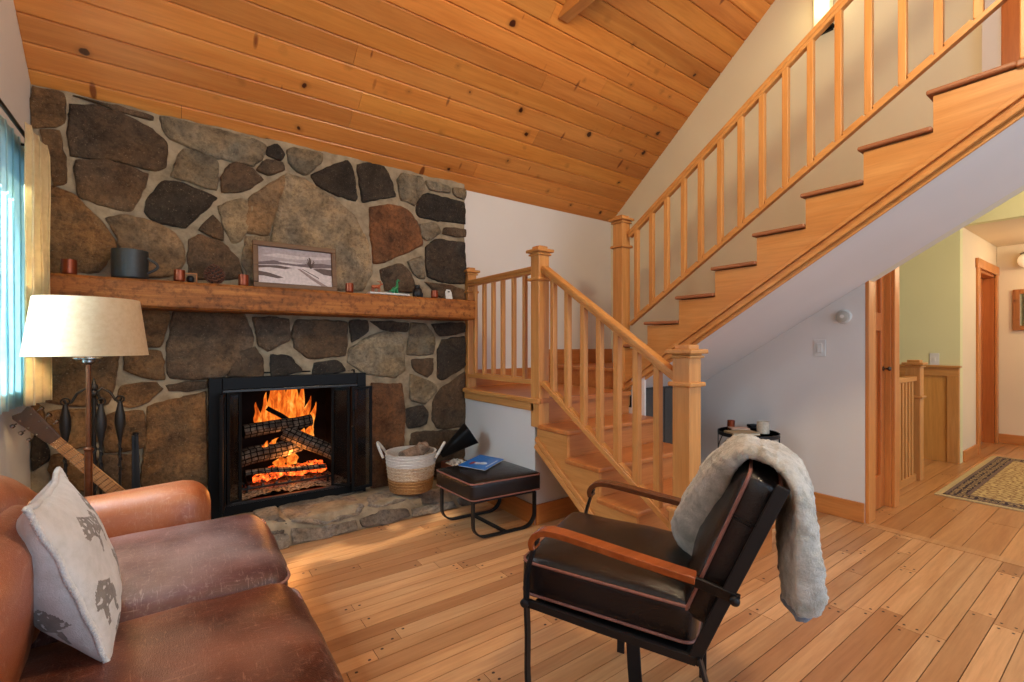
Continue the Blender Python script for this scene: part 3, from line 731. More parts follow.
# ------------------------------------------------------------------ wall fittings
o = thing('light_switch', 'white rocker light switch on the wall under the stairs', 'switch', (XG-.005, 1.34, 1.16))
c = onx(820, 348, XG); t = MB(); t.box((XG-.006, c.y-.036, c.z-.058), (XG-.0005, c.y+.036, c.z+.058)); t.out('plate', M['whiteplastic'], o, bevel=.002)
t = MB(); t.box((XG-.011, c.y-.016, c.z-.033), (XG-.005, c.y+.016, c.z+.033)); t.out('rocker', M['whiteplastic'], o, bevel=.002)
o = thing('thermostat', 'round white and grey thermostat on the wall under the stairs', 'thermostat', (XG-.005, 1.22, 1.36))
c = onx(843.5, 316.5, XG-.01); t = MB(); t.lathe([(.047,0),(.047,.008),(.042,.014)], (XG-.0005,c.y,c.z), 32, (-1,0,0)); t.out('base', M['whiteplastic'], o, smooth=40)
t = MB(); t.lathe([(.036,.012),(.038,.03),(.030,.036)], (XG-.0005,c.y,c.z), 32, (-1,0,0)); t.out('dial', M['greyplastic'], o, smooth=40)
t = MB(); t.lathe([(.012,.035),(.012,.039)], (XG-.0005,c.y,c.z), 20, (-1,0,0)); t.out('hub', M['whiteplastic'], o, smooth=40)
o = thing('light_switch', 'white light switch on the green hall wall above the wainscot', 'switch', (6.25, 1.32, 1.1))
c = onx(934.5, 359, 6.26); t = MB(); t.box((6.252, c.y-.037, c.z-.06), (6.2595, c.y+.037, c.z+.06)); t.out('plate', M['whiteplastic'], o, bevel=.002)
t = MB(); t.box((6.244, c.y-.008, c.z-.018), (6.253, c.y+.008, c.z+.018)); t.out('toggle', M['whiteplastic'], o)
o = thing('wall_outlet', 'white wall outlet low on the wall behind the small round table', 'outlet', (XG-.005, 1.6, .4))
c = onx(785, 455, XG); t = MB(); t.box((XG-.006, c.y-.036, c.z-.058), (XG-.0005, c.y+.036, c.z+.058)); t.out('plate', M['whiteplastic'], o, bevel=.002)
for dz in (-.022, .022):
    t = MB(); t.box((XG-.009, c.y-.016, c.z+dz-.014), (XG-.005, c.y+.016, c.z+dz+.014)); t.out('socket', M['greyplastic'], o, bevel=.002)
o = thing('wall_mirror', 'mirror in a rustic wood frame on the far hall wall, cut by the right edge', 'mirror', (7.97, .8, 1.25))
t = MB()
for lo, hi in (((7.965,.955,1.34),(7.995,1.01,1.82)), ((7.965,.45,1.34),(7.995,.505,1.82)), ((7.965,.505,1.765),(7.995,.955,1.82)), ((7.965,.505,1.34),(7.995,.955,1.395))): t.box(lo, hi)
t.out('frame', wood('rustic_frame', (150,88,40), (196,128,66), 'z', .5, 1, knots=6), o, bevel=.004)
t = MB(); t.box((7.978,.505,1.395),(7.992,.955,1.765)); t.out('glass', plain('mirror_glass', (225,222,214), .05, 1), o)
o = thing('globe_sconce', 'frosted white globe wall light in the far hall', 'wall light', (7.95, 1.0, 2.1))
t = MB(); c = V((7.88,.88,2.14)); t.lathe([(.085*math.sin(math.pi*k/12), -.085*math.cos(math.pi*k/12)) for k in range(13)], c, 24); 
gm = NT('frosted_globe'); gm.base((245,240,228), .4); gm.b.inputs['Emission Color'].default_value = lin((255,226,170)); gm.b.inputs['Emission Strength'].default_value = .35
t.out('globe', gm.m, o, smooth=180)
t = MB(); t.lathe([(.05,0),(.05,.02),(.03,.03),(.03,.06)], (7.995,.88,2.14), 20, (-1,0,0)); t.lathe([(.062,.070),(.066,.085),(.03,.1)], c, 24); t.out('fitter', M['chrome'], o, smooth=40)
# sconce on the gable wall behind the handrail
o = thing('wall_sconce', 'lit wall sconce with a thin dark frame behind the upper handrail', 'wall light', (3.62, 1.35, 3.3))
sm = NT('lit_glass') ; sm.base((250,235,200), .4); sm.b.inputs['Emission Color'].default_value = lin((255,214,140)); sm.b.inputs['Emission Strength'].default_value = .5
t = MB(); t.box((3.57,1.30,3.36),(3.63,1.40,3.60)); t.out('glass_shade', sm.m, o, bevel=.006)
t = MB(); t.box((3.635,1.31,3.34),(3.659,1.39,3.62)); t.box((3.565,1.295,3.352),(3.659,1.405,3.36)); t.box((3.565,1.295,3.60),(3.659,1.405,3.615)); t.out('bracket', M['blacksteel'], o, bevel=.002)

# rug in the hall
rg = thing('hall_rug', 'beige patterned rug with a dark floral border on the hall floor', 'rug', (5.9, .4, 0))
def rugmat(name, c1, c2, scale, thr):
    t = NT(name); v = t.coord(); vo = t.vor(v, scale, 'F1', .35); n = t.noise(v, scale*1.3, 3, .6, 2)
    f = t.math('ADD', vo.outputs['Distance'], t.math('MULTIPLY', n, .5))
    c = t.ramp(f, [(thr, c1), (thr+.06, c2), (thr+.2, c2), (thr+.26, c1)]); t.bump(t.noise(v, 400, 3), .5, .004)
    return t.base(c, .95, 0, .1)
rx0, rx1, ry0, ry1 = 4.80, 6.95, -1.2, 1.03
t = MB(); t.box((rx0,ry0,.001),(rx1,ry1,.008)); t.out('edge_band', rugmat('rug_edge', (196,176,132), (186,164,120), 40, .5), rg)
t = MB(); b = .04; t.box((rx0+b,ry0+b,.006),(rx1-b,ry1-b,.0095)); t.out('border', rugmat('rug_border', (66,56,62), (176,150,110), 26, .42), rg)
t = MB(); b = .175; t.box((rx0+b,ry0+b,.007),(rx1-b,ry1-b,.011)); t.out('field', rugmat('rug_field', (202,176,122), (150,118,84), 14, .52), rg)
t = MB()
for b in (.042, .152):
    for lo, hi in (((rx0+b,ry0+b),(rx0+b+.02,ry1-b)), ((rx1-b-.02,ry0+b),(rx1-b,ry1-b)), ((rx0+b,ry1-b-.02),(rx1-b,ry1-b)), ((rx0+b,ry0+b),(rx1-b,ry0+b+.02))): t.box((*lo,.007),(*hi,.0115))
t.out('guard_stripe', plain('rug_stripe', (120,96,84), .9), rg)

# ------------------------------------------------------------------ window and curtains on the left wall
wn = bpy.data.objects.new('window_1', None); col.objects.link(wn); wn.location = (XL, 2.3, WZ0); struct(wn)
t = MB()
for lo, hi in (((XL-.10,WY0,WZ0),(XL+.015,WY0+.06,WZ1)), ((XL-.10,WY1-.06,WZ0),(XL+.015,WY1,WZ1)), ((XL-.10,WY0+.06,WZ1-.06),(XL+.015,WY1-.06,WZ1)), ((XL-.10,WY0+.06,WZ0),(XL+.03,WY1-.06,WZ0+.05)), ((XL-.08,2.10,WZ0+.05),(XL-.03,2.14,WZ1-.06))): t.box(lo, hi)
t.out('window_frame', M['white'], wn, bevel=.003)
gm = NT('window_glass'); tr_ = gm.n('ShaderNodeBsdfTransparent'); gl_ = gm.n('ShaderNodeBsdfGlossy'); gl_.inputs['Roughness'].default_value = .02
mx_ = gm.n('ShaderNodeMixShader'); mx_.inputs[0].default_value = .05; gm.l(tr_.outputs[0], mx_.inputs[1]); gm.l(gl_.outputs[0], mx_.inputs[2]); gm.l(mx_.outputs[0], gm.out.inputs['Surface'])
t = MB(); t.box((XL-.062,WY0+.06,WZ0+.05),(XL-.056,WY1-.06,WZ1-.06)); t.out('pane', gm.m, wn)
o = thing('curtain_rod', 'thin dark metal curtain rod on the left wall', 'curtain rod', (-.55, 2.3, 2.06))
t = MB(); t.tube([(-.545,1.55,2.075),(-.545,3.02,2.075)], .008, 10); t.out('rod', M['steel'], o, smooth=50)
t = MB(); t.lathe([(.008,0),(.016,.008),(.018,.02),(.012,.034),(.002,.04)], (-.545,3.02,2.075), 14, (0,1,0)); t.out('finial', M['steel'], o, smooth=60)
for y in (1.62, 2.96):
    t = MB(); t.box((XL+.001,y-.01,2.04),(XL+.007,y+.01,2.10)); t.tube([(XL+.006,y,2.066),(-.55,y,2.066)], .006, 8); t.out('bracket', M['steel'], o)
def curtain(label, y0, y1, z0, z1, m, amp, folds, x=-.545, seed=0, flare=0):
    mb = MB(); N, K = 96, 24; g = []
    for i in range(N+1):
        s_ = i/N; r = []
        for k in range(K+1):
            f = k/K; z = z0 + (z1-z0)*f
            a = amp*(.75 + .5*(1-f)); ph = s_*folds*2*math.pi
            dx = a*math.sin(ph + .5*noise.noise(V((s_*3, f*1.3, seed)))) + .006*noise.noise(V((s_*9, f*3, seed+4)))
            if f > .97: dx *= .5
            r.append(V((x + dx + flare*s_, y0 + (y1-y0)*s_ + .012*math.sin(ph*2), z)))
        g.append([mb.bm.verts.new(p) for p in r])
    fs = [mb.bm.faces.new([g[i][k], g[i+1][k], g[i+1][k+1], g[i][k+1]]) for i in range(N) for k in range(K)]
    mb._faces(fs)
    ob = mb.out('curtain', m, None, smooth=180, origin=(x, (y0+y1)/2, z0), recalc=False)
    sd = ob.modifiers.new('thick', 'SOLIDIFY'); sd.thickness = .003
    return tag(ob, label, 'curtain', 'curtains of the left window')
curtain('pale blue-green backlit sheer curtain panel at the window side away from the chimney', 1.6, 2.35, .90, 2.085, M['sheer'], .009, 14, x=-.578, seed=1)
curtain('bright blue backlit sheer curtain panel between the window glass and the beige curtain', 2.60, 3.19, .90, 2.085, M['sheer'], .009, 6, x=-.578, seed=2)
curtain('beige curtain panel hanging between the window and the stone chimney', 2.74, 3.09, .915, 2.095, M['curtain'], .020, 3, x=-.522, seed=5, flare=.015)

# ------------------------------------------------------------------ mantel shelf
mb = MB(); N = 60; g = []
for i in range(N+1):
    x = -.56 + (1.835+.56)*i/N; r = []
    for (y, z) in ((3.30,1.363),(3.12,1.361),(3.055,1.363),(3.043,1.375),(3.040,1.43),(3.042,1.496),(3.056,1.511),(3.12,1.513),(3.30,1.513)):
        n1 = noise.noise(V((x*4, y*9, z*9)))*.006 + noise.noise(V((x*15, y*30, z*30)))*.003
        r.append(V((x, y + (n1 if y < 3.06 else 0), z + (n1*.6 if y < 3.06 else 0))))
    g.append(r)
mb.ring_loft(g); tag(mb.out('mantel_shelf', M['mantel'], smooth=35, origin=(.64,3.2,1.363)), 'rough reclaimed timber mantel beam across the stone chimney', 'mantel')
MZ = 1.5135
def mpos(u, v=None, y=3.12): p = ony(u, 300, y); return V((p.x, y, MZ))
def candle(u, label, y=3.12, r=.026, h=.062, z=None, pos=None):
    p = pos or mpos(u, y=y)
    if z: p.z = z
    o = thing('candle_holder', label, 'candle', p, 'copper glass candles')
    t = MB(); t.lathe([(r*.82,0),(r*.98,.004),(r,.012),(r,h),(r-.003,h),(r-.004,.02),(.001,.018)], p, 24); t.out('glass', M['copper'], o, smooth=50)
    t = MB(); t.lathe([(r-.005,.018),(r-.005,h*.55),(.001,h*.56)], p, 20); t.out('wax', M['wax'], o, smooth=50)
    t = MB(); t.tube([p+V((0,0,h*.55)), p+V((.002,0,h*.78))], .0012, 6); t.out('wick', M['black'], o)
candle(69, 'copper glass candle at the lamp end of the mantel, beside the black mug', r=.03, h=.075)
candle(179.5, 'copper glass candle on the mantel between the black mug and the pinecone', y=3.09)
candle(243.5, 'copper glass candle on the mantel just beside the framed snow picture frame corner', r=.027, h=.066)
candle(349.5, 'copper glass candle on the mantel between the snow picture and the toy animals', y=3.11)
candle(434.5, 'copper glass candle on the mantel between the dark bear figure and the white tag', y=3.10, h=.055)
# mug
p = mpos(130, y=3.14); o = thing('mug', 'large matt black mug standing on the mantel', 'mug', p)
mg = plain('mug_glaze', (44,46,46), .45)
t = MB(); t.lathe([(.07,0),(.076,.004),(.077,.012),(.077,.150),(.073,.151),(.071,.02),(.002,.016)], p, 40); t.out('cup', mg, o, smooth=50)
t = MB(); t.tube([p+V((.072+.045*math.sin(math.pi*k/12)*1.0, -.02, .035+.08*k/12)) for k in range(13)], .007, 10); t.out('handle', mg, o, smooth=60)
# small framed ornament
p = mpos(186, y=3.16); o = thing('tealight_box', 'small wooden tealight box with a dark opening behind the copper candle', 'box', p)
t = MB()
for lo, hi in (((-.045,-.012,0),(.052,.012,.006)), ((-.045,-.012,.052),(.052,.012,.058)), ((-.045,-.012,.006),(-.039,.012,.052)), ((.046,-.012,.006),(.052,.012,.052))): t.box(V(lo)+p, V(hi)+p)
t.out('frame', M['casing'], o, bevel=.001)
t = MB(); t.box(p+V((-.039,.008,.006)), p+V((.046,.012,.052))); t.out('back', plain('brass_back', (190,140,80), .5), o)
t = MB(); t.lathe([(.012,.006),(.018,.012),(.019,.03),(.014,.042),(.008,.044)], p+V((.02,-.002,0)), 18); t.out('votive', M['black'], o, smooth=50)
# pinecone
p = mpos(214.5, y=3.11); o = thing('pinecone', 'brown pinecone sitting on the mantel', 'pinecone', p); q_ = 1.32
t = MB(); t.lathe([(.010*q_,0),(.026*q_,.012*q_),(.032*q_,.03*q_),(.030*q_,.05*q_),(.02*q_,.07*q_),(.006*q_,.082*q_)], p, 20); t.out('core', plain('cone_dark', (50,32,24), .8), o, smooth=60)
t = MB()
for k in range(84):
    f = k/84; z = .006 + f*.076; rr = .034*math.sin(math.pi*min(.95,.16+f*.82))**.8; a = k*2.39996
    d = V((math.cos(a), math.sin(a), 0)); q = p + (d*rr + V((0,0,z)))*q_; s_ = .0095*(1-.4*f)*q_; tn_ = V((-d.y, d.x, 0))
    t.obox(q, d*s_*.9+V((0,0,s_*.55)), tn_*s_*.8, V((0,0,.0018))-d*.001)
t.out('scales', plain('cone_scale', (112,70,48), .75), o)
# framed picture
fa, fb = ony(253, 288, 3.15), ony(337, 290, 3.15); pc = (fa.x+fb.x)/2; hw = (fb.x-fa.x)/2; hh = .144
o = thing('framed_picture', 'snowy landscape picture in a brown wood frame leaning on the mantel', 'picture', (pc, 3.16, MZ))
tl = .14; up_ = V((0, math.sin(tl), math.cos(tl))); fr = V((0,-math.cos(tl), math.sin(tl))); bx = V((1,0,0)); b0 = V((pc, 3.155, MZ+.003))
def P2(a, b, d=0): return b0 + bx*a*hw + up_*(hh + b*hh) + fr*d
t = MB(); bw = .030
for (a0,a1,c0,c1) in ((-hw,hw,-hh,-hh+bw),(-hw,hw,hh-bw,hh),(-hw,-hw+bw,-hh+bw,hh-bw),(hw-bw,hw,-hh+bw,hh-bw)):
    t.obox(b0+bx*(a0+a1)/2+up_*(hh+(c0+c1)/2)+fr*.009, bx*(a1-a0)/2, up_*(c1-c0)/2, fr*.011)
t.out('frame', wood('picture_frame_wood', (92,62,36), (122,86,52), 'x', .5, 2), o, bevel=.004)
pm = [plain('pic_'+n, c, .6) for n, c in (('sky',(176,160,158)),('cloud',(205,190,186)),('hill',(112,92,92)),('snow',(214,198,192)),('brush',(96,74,66)),('road',(150,126,118)))]
t = MB(); aw, ah = (hw-bw+.002)/hw, (hh-bw+.002)/hh
def poly(pts, mi, d): t.mi = mi; t.face([P2(a*aw, b*ah, .004+d*.0006) for a, b in pts])
poly([(-1,-1),(1,-1),(1,1),(-1,1)], 0, 0)
poly([(-.9,.5),(-.2,.42),(.5,.5),(1,.62),(1,.75),(.2,.62),(-.5,.68)], 1, 1)
poly([(-1,.12),(-.6,.28),(-.1,.18),(.3,.24),(.7,.34),(1,.3),(1,-.1),(-1,-.1)], 2, 1)
poly([(-.5,.24),(-.1,.3),(.25,.22),(0,.16),(-.4,.2)], 1, 2)
poly([(-1,-.02),(-.4,.08),(.1,.05),(.5,.02),(1,.12),(1,-1),(-1,-1)], 3, 2)
poly([(-1,-.05),(-.5,.02),(-.1,-.06),(-.3,-.16),(-.7,-.12),(-1,-.2)], 4, 3)
poly([(.45,-.02),(.7,.04),(1,.02),(1,-.35),(.75,-.3)], 4, 3)
poly([(-1,-.35),(-.72,-.42),(-.35,-.62),(-.5,-.7),(-.85,-.6),(-1,-.6)], 4, 3)
poly([(.02,-.08),(.10,-.08),(.55,-.62),(.9,-1),(.72,-1),(.38,-.6)], 5, 3)
poly([(.14,-.08),(.18,-.08),(.62,-.5),(.62,-.56)], 4, 3)
for k in range(16):
    a = .40 + R.uniform(-.13,.13); h_ = R.uniform(.2,.62); poly([(.38,-.02),(.41,-.02),(a+.01,h_),(a-.01,h_)], 4, 4)
t.out('canvas', pm, o, recalc=False)
# tray with two toy animals
pa, pb = mpos(368, y=3.10), mpos(408, y=3.10)
o = thing('tray', 'long narrow white tray under the toy animals on the mantel', 'tray', ((pa.x+pb.x)/2, 3.10, MZ))
t = MB(); t.box((pa.x,3.06,MZ),(pb.x,3.14,MZ+.012)); t.out('dish', plain('white_glaze', (222,216,204), .3), o, bevel=.005, seg=3)
t = MB(); t.box((pa.x+.006,3.066,MZ+.012),(pb.x-.006,3.134,MZ+.014)); t.out('inner_surface', plain('white_glaze_in', (206,200,188), .4), o)
def animal(name, label, cat, x, pts, m, th):
    t = MB(); z0 = MZ+.0145
    for chain in pts:
        t.tube([V((x+a, 3.10+b, z0+c)) for a, c, b, r in chain], [r for *_, r in chain], 10)
    ob = t.out(name, m, None, smooth=60, origin=(x, 3.10, z0)); tag(ob, label, cat)
animal('toy_moose', 'small orange-brown wooden toy moose on the white tray', 'toy', mpos(375).x,
  [[(-.030,.034,0,.008),(-.02,.037,0,.012),(.0,.038,0,.012),(.018,.042,0,.012),(.028,.050,0,.007),(.036,.058,0,.006),(.046,.056,0,.005)],
   [(-.022,.036,.006,.006),(-.024,.018,.006,.004),(-.024,0,.006,.004)], [(-.020,.036,-.006,.006),(-.017,.018,-.006,.004),(-.018,0,-.006,.004)],
   [(.016,.036,.006,.005),(.018,.018,.006,.0035),(.017,0,.006,.0035)], [(.022,.036,-.006,.005),(.025,.018,-.006,.0035),(.024,0,-.006,.0035)],
   [(.034,.062,.003,.003),(.026,.074,.012,.003),(.014,.078,.016,.002)], [(.034,.062,-.003,.003),(.028,.074,-.012,.003),(.018,.078,-.016,.002)]], plain('toy_orange', (176,84,38), .5), .01)
animal('toy_dinosaur', 'small green long-necked toy dinosaur on the white tray', 'toy', mpos(394).x,
  [[(-.042,.012,0,.003),(-.028,.016,0,.007),(-.012,.028,0,.015),(.004,.034,0,.017),(.014,.048,0,.011),(.016,.066,0,.008),(.014,.084,0,.007),(.022,.094,0,.008),(.034,.090,0,.005)],
   [(-.014,.024,.009,.008),(-.014,0,.009,.007)], [(-.010,.024,-.009,.008),(-.010,0,-.009,.007)], [(.008,.028,.009,.008),(.010,0,.009,.006)], [(.012,.028,-.009,.008),(.014,0,-.009,.006)]], plain('toy_green', (34,130,74), .45), .01)
p = mpos(417.5, y=3.12); o = thing('bear_figure', 'small dark cast bear figure on the mantel', 'figure', p)
t = MB(); t.lathe([(.030,0),(.036,.01),(.037,.03),(.032,.052),(.022,.068),(.006,.078)], p, 20); t.tube([p+V((-.024,-.02,0)), p+V((-.026,-.022,.03))], .010, 8); t.tube([p+V((.024,-.02,0)), p+V((.024,-.022,.03))], .010, 8); t.out('body', M['black'], o, smooth=60)
t = MB(); t.lathe([(.004,.052),(.018,.058),(.022,.072),(.016,.084),(.004,.088)], p+V((-.008,-.012,0)), 16)
for sx in (-1, 1): t.lathe([(.006,.08),(.007,.087),(.002,.092)], p+V((-.008+sx*.014,-.010,0)), 8)
t.out('head', M['black'], o, smooth=60)
p = mpos(449, y=3.09); o = thing('card_tag', 'small white paper tag leaning at the stair end of the mantel', 'card', p)
t = MB(); tg = [(-.024,0),(.030,0),(.026,.052),(.016,.070),(-.014,.072),(-.026,.052)]
t.prism([p+V((a,.012*b/.07,b)) for a, b in tg], (0,.003,0)); t.out('card', plain('white_card', (226,222,212), .7), o)
t = MB(); t.box(p+V((-.006,-.001,.050)), p+V((.006,.010,.058))); t.out('mark', M['black'], o)

# ------------------------------------------------------------------ fireplace insert
fp = thing('fireplace', 'black metal fireplace insert with open folding glass doors set in the stone chimney', 'fireplace', (.6, 3.26, .16))
yf = 3.245
def bars(lst, name, m, bev=.004, par=fp):
    t = MB()
    for lo, hi in lst: t.box(lo, hi)
    return t.out(name, m, par, bevel=bev)
bars([((.135,yf,.128),(.205,yf+.05,.975)), ((1.0,yf,.128),(1.062,yf+.05,.975)), ((.205,yf,.90),(1.0,yf+.05,.975)), ((.205,yf,.128),(1.0,yf+.05,.205))], 'surround', M['blacksteel'])
bars([((.205,yf-.008,.885),(1.0,yf+.02,.90))], 'door_track', M['steel'], .002)
bars([((.205,yf-.008,.205),(1.0,yf+.02,.22))], 'door_track', M['steel'], .002)
soot = NT('soot'); v = soot.coord(); soot.base(soot.ramp(soot.noise(v, 8, 5), [(.3, (14,12,11)), (.7, (34,29,26))]), .9, 0, .1)
t = MB()
t.face([(.205,3.295,.18),(1.0,3.295,.18),(.92,3.74,.18),(.30,3.74,.18)]); t.face([(.30,3.74,.18),(.92,3.74,.18),(.92,3.74,1.0),(.30,3.74,1.0)])
t.face([(.205,3.295,.18),(.30,3.74,.18),(.30,3.74,1.0),(.205,3.295,1.0)]); t.face([(1.0,3.295,.18),(.92,3.74,.18),(.92,3.74,1.0),(1.0,3.295,1.0)])
t.face([(.205,3.295,1.0),(1.0,3.295,1.0),(.92,3.74,1.0),(.30,3.74,1.0)])
ob = t.out('firebox', soot.m, fp, recalc=False); sd = ob.modifiers.new('thick', 'SOLIDIFY'); sd.thickness = .01
dg = NT('smoked_glass'); dg.base((24,18,15), .08); dg.b.inputs['Alpha'].default_value = .55
def leaf(a, b, z0=.215, z1=.885):
    a, b = V(a), V(b); d = (b-a).normalized(); nrm = d.cross(V((0,0,1))); L = (b-a).length; w = .018
    zc_ = (z0+z1)/2; hz = (z1-z0)/2; t = MB()
    for s in (0, 1): t.obox(V((0,0,zc_)) + a + d*(w/2 + (L-w)*s), d*w/2, nrm*.008, V((0,0,hz)))
    for zz in (z0+w/2, z1-w/2): t.obox(V((0,0,zz)) + (a+b)/2, d*(L/2-w), nrm*.008, V((0,0,w/2)))
    dl = t.out('door', M['blacksteel'], fp, bevel=.002)
    t = MB(); t.obox(V((0,0,zc_)) + (a+b)/2, d*(L/2-w), nrm*.002, V((0,0,hz-w))); t.out('pane', dg.m, dl)
    return dl
leaf((.215,3.235,0), (.19,3.085,0)); leaf((.225,3.235,0), (.305,3.27,0)) 
leaf((.835,3.27,0), (.935,3.19,0)); dl = leaf((.945,3.19,0), (1.09,3.205,0), .185)
t = MB(); t.tube([(.945,3.172,.62),(.945,3.150,.63),(.945,3.150,.72),(.945,3.172,.73)], .006, 8); t.out('handle', M['steel'], dl)
# grate, ash, logs, fire
o = thing('fire_grate', 'black iron grate holding the burning logs', 'grate', (.6, 3.5, .19))
for k in range(7):
    x = .36 + k*.08
    t = MB(); t.tube([(x,3.40,.262),(x,3.42,.252),(x,3.62,.252),(x,3.66,.30)], .008, 8); t.out('bar', M['black'], o, smooth=60)
t = MB()
for y in (3.43, 3.58): t.tube([(.32,y,.242),(.88,y,.242)], .008, 8)
for x in (.35, .85):
    for y in (3.43, 3.58): t.tube([(x,y,.24),(x,y,.19)], .008, 8)
t.out('support', M['black'], o, smooth=60)
am = NT('ash'); v = am.coord(); n = am.noise(v, 60, 5, .7); am.bump(n, .8, .02); am.base(am.ramp(n, [(.4, (70,58,48)), (.5, (156,138,116)), (.7, (206,190,166))]), .95, 0, .05)
mb = MB(); N = 44; g = []
for i in range(N+1):
    r = []
    for j in range(24):
        x = .235 + .735*i/N; y = 3.30 + .38*j/23; xc = max(.235+.2*(y-3.3)*.7, min(.97-.2*(y-3.3)*.7, x))
        r.append(mb.bm.verts.new((xc, y, .205 + .022*noise.noise(V((x*9,y*9,1))) + .016*noise.noise(V((x*40,y*40,2))) + .02*math.sin(math.pi*i/N))))
    g.append(r)
mb._faces([mb.bm.faces.new([g[i][j], g[i+1][j], g[i+1][j+1], g[i][j+1]]) for i in range(N) for j in range(23)])
ob = mb.out('ash_bed', am.m, None, origin=(.6,3.5,.19), smooth=40); tag(ob, 'pale grey ash bed on the fireplace floor', 'ash', kind='stuff')
lg = NT('charred_log'); v = lg.coord()
tc = lg.n('ShaderNodeUVMap') if False else None
br = lg.n('ShaderNodeTexBrick'); uv = lg.coord((1,1,1), kind='UV'); lg.l(uv, br.inputs['Vector'])
br.inputs['Scale'].default_value = 1; br.inputs['Brick Width'].default_value = .038; br.inputs['Row Height'].default_value = .030; br.inputs['Mortar Size'].default_value = .0042; br.inputs['Mortar Smooth'].default_value = .3; br.offset = .1
nn = lg.noise(v, 26, 5)
cc = lg.mix(lg.ramp(nn, [(.3, (50,41,36)), (.55, (92,80,70)), (.75, (134,120,106))]), lin((14,11,10)), br.outputs['Fac'])
lg.bump(lg.math('SUBTRACT', lg.math('MULTIPLY', nn, .3), br.outputs['Fac']), .8, .012); lg.base(cc, .9, 0, .1)
def log(p, q, r, label, seed, name='firewood_log', m=None, flat=1.0):
    p, q = V(p), V(q); d = (q-p).normalized(); a = d.cross(V((0,0,1))).normalized(); b = a.cross(d); L = (q-p).length
    mb = MB(); N, K = 26, 22; g = []; uvl = mb.bm.loops.layers.uv.new('UVMap')
    for i in range(N+1):
        s = i/N; c = p + d*L*s + b*.01*noise.noise(V((s*2, seed, 0))) ; rr = r*(1 - .10*s)
        g.append([mb.bm.verts.new(c + (a*math.cos(2*math.pi*k/K) + b*flat*math.sin(2*math.pi*k/K))*(rr + .07*r*noise.noise(V((s*6, math.cos(2*math.pi*k/K)*2+seed, math.sin(2*math.pi*k/K)*2))))) for k in range(K)])
    fs = []
    for i in range(N):
        for k in range(K):
            f = mb.bm.faces.new([g[i][k], g[i][(k+1)%K], g[i+1][(k+1)%K], g[i+1][k]]); fs.append(f)
            for lp, (ii, kk) in zip(f.loops, ((i,k),(i,k+1),(i+1,k+1),(i+1,k))): lp[uvl].uv = (ii/N*L, kk/K*2*math.pi*r)
    fs += [mb.bm.faces.new(g[0][::-1]), mb.bm.faces.new(g[-1])]; mb._faces(fs)
    ob = mb.out(name, m or lg.m, None, smooth=50, origin=p); tag(ob, label, 'log', 'logs in the fire')
log(ony(236,460,3.46), ony(300,444,3.54), .058, 'charred log lying across the front of the fire, lowest in the stack', 1)
log(ony(284,432,3.54)+V((0,0,.0)), ony(336,454,3.42), .054, 'charred log slanting down toward the right firebox wall', 2)
log(ony(243,432,3.50), ony(311,420,3.56), .046, 'dark charred log on top of the fire', 3)
bl = NT('burnt_wood'); bl.base((22,17,15), .9, 0, .1)
log(ony(267,408,3.62), ony(303,428,3.56), .026, 'thin blackened split log standing among the flames', 4, m=bl.m, flat=.6)
log(ony(245,473,3.40)+V((0,0,0)), ony(325,466,3.42), .018, 'thin ash covered branch in front of the embers', 5)
em = NT('embers'); v = em.coord(); n = em.noise(v, 30, 5, .7); em.base((20,14,12), .9)
ec = em.ramp(n, [(.42, BLK), (.52, (1,.09,.01,1)), (.62, (1,.22,.03,1)), (.75, (1,.5,.12,1))]); em.l(ec, em.b.inputs['Emission Color']); em.b.inputs['Emission Strength'].default_value = 2.2
mb = MB()
for k in range(130):
    c = V((R.uniform(.40,.84), R.uniform(3.44,3.60), .285 + R.uniform(0,.035))); s = R.uniform(.008,.02)
    mb.obox(c, V((s,R.uniform(-.01,.01),R.uniform(-.008,.008))), V((R.uniform(-.006,.006),s*.8,.004)), V((0,.004,s*.7)))
ob = mb.out('embers', em.m, None, origin=(.6,3.5,.27)); tag(ob, 'glowing orange embers in the grate under the logs', 'embers', kind='stuff')
fm = NT('flame'); v = fm.coord(); sx = fm.n('ShaderNodeSeparateXYZ'); fm.l(v, sx.inputs[0])
wob = fm.noise(fm.coord((26,26,7)), 1, 4, .6, 1.2)
hgt = fm.math('ADD', fm.math('MULTIPLY', sx.outputs['Z'], 2.2), fm.math('MULTIPLY', wob, .35))
fc = fm.ramp(wob, [(.32, (.25,.03,.003,1)), (.47, (.70,.11,.01,1)), (.58, (1,.25,.025,1)), (.74, (1,.50,.11,1))])
lw = fm.n('ShaderNodeLayerWeight'); lw.inputs['Blend'].default_value = .35
e = fm.n('ShaderNodeEmission'); fm.l(fc, e.inputs['Color']); e.inputs['Strength'].default_value = 1.25
tr = fm.n('ShaderNodeBsdfTransparent'); mx = fm.n('ShaderNodeMixShader')
fac = fm.ramp(fm.math('ADD', lw.outputs['Facing'], fm.math('SUBTRACT', .62, wob)), [(.15, BLK), (.75, WHT)])
fm.l(fac, mx.inputs[0]); fm.l(e.outputs[0], mx.inputs[1]); fm.l(tr.outputs[0], mx.inputs[2]); fm.l(mx.outputs[0], fm.out.inputs['Surface'])
mb = MB()
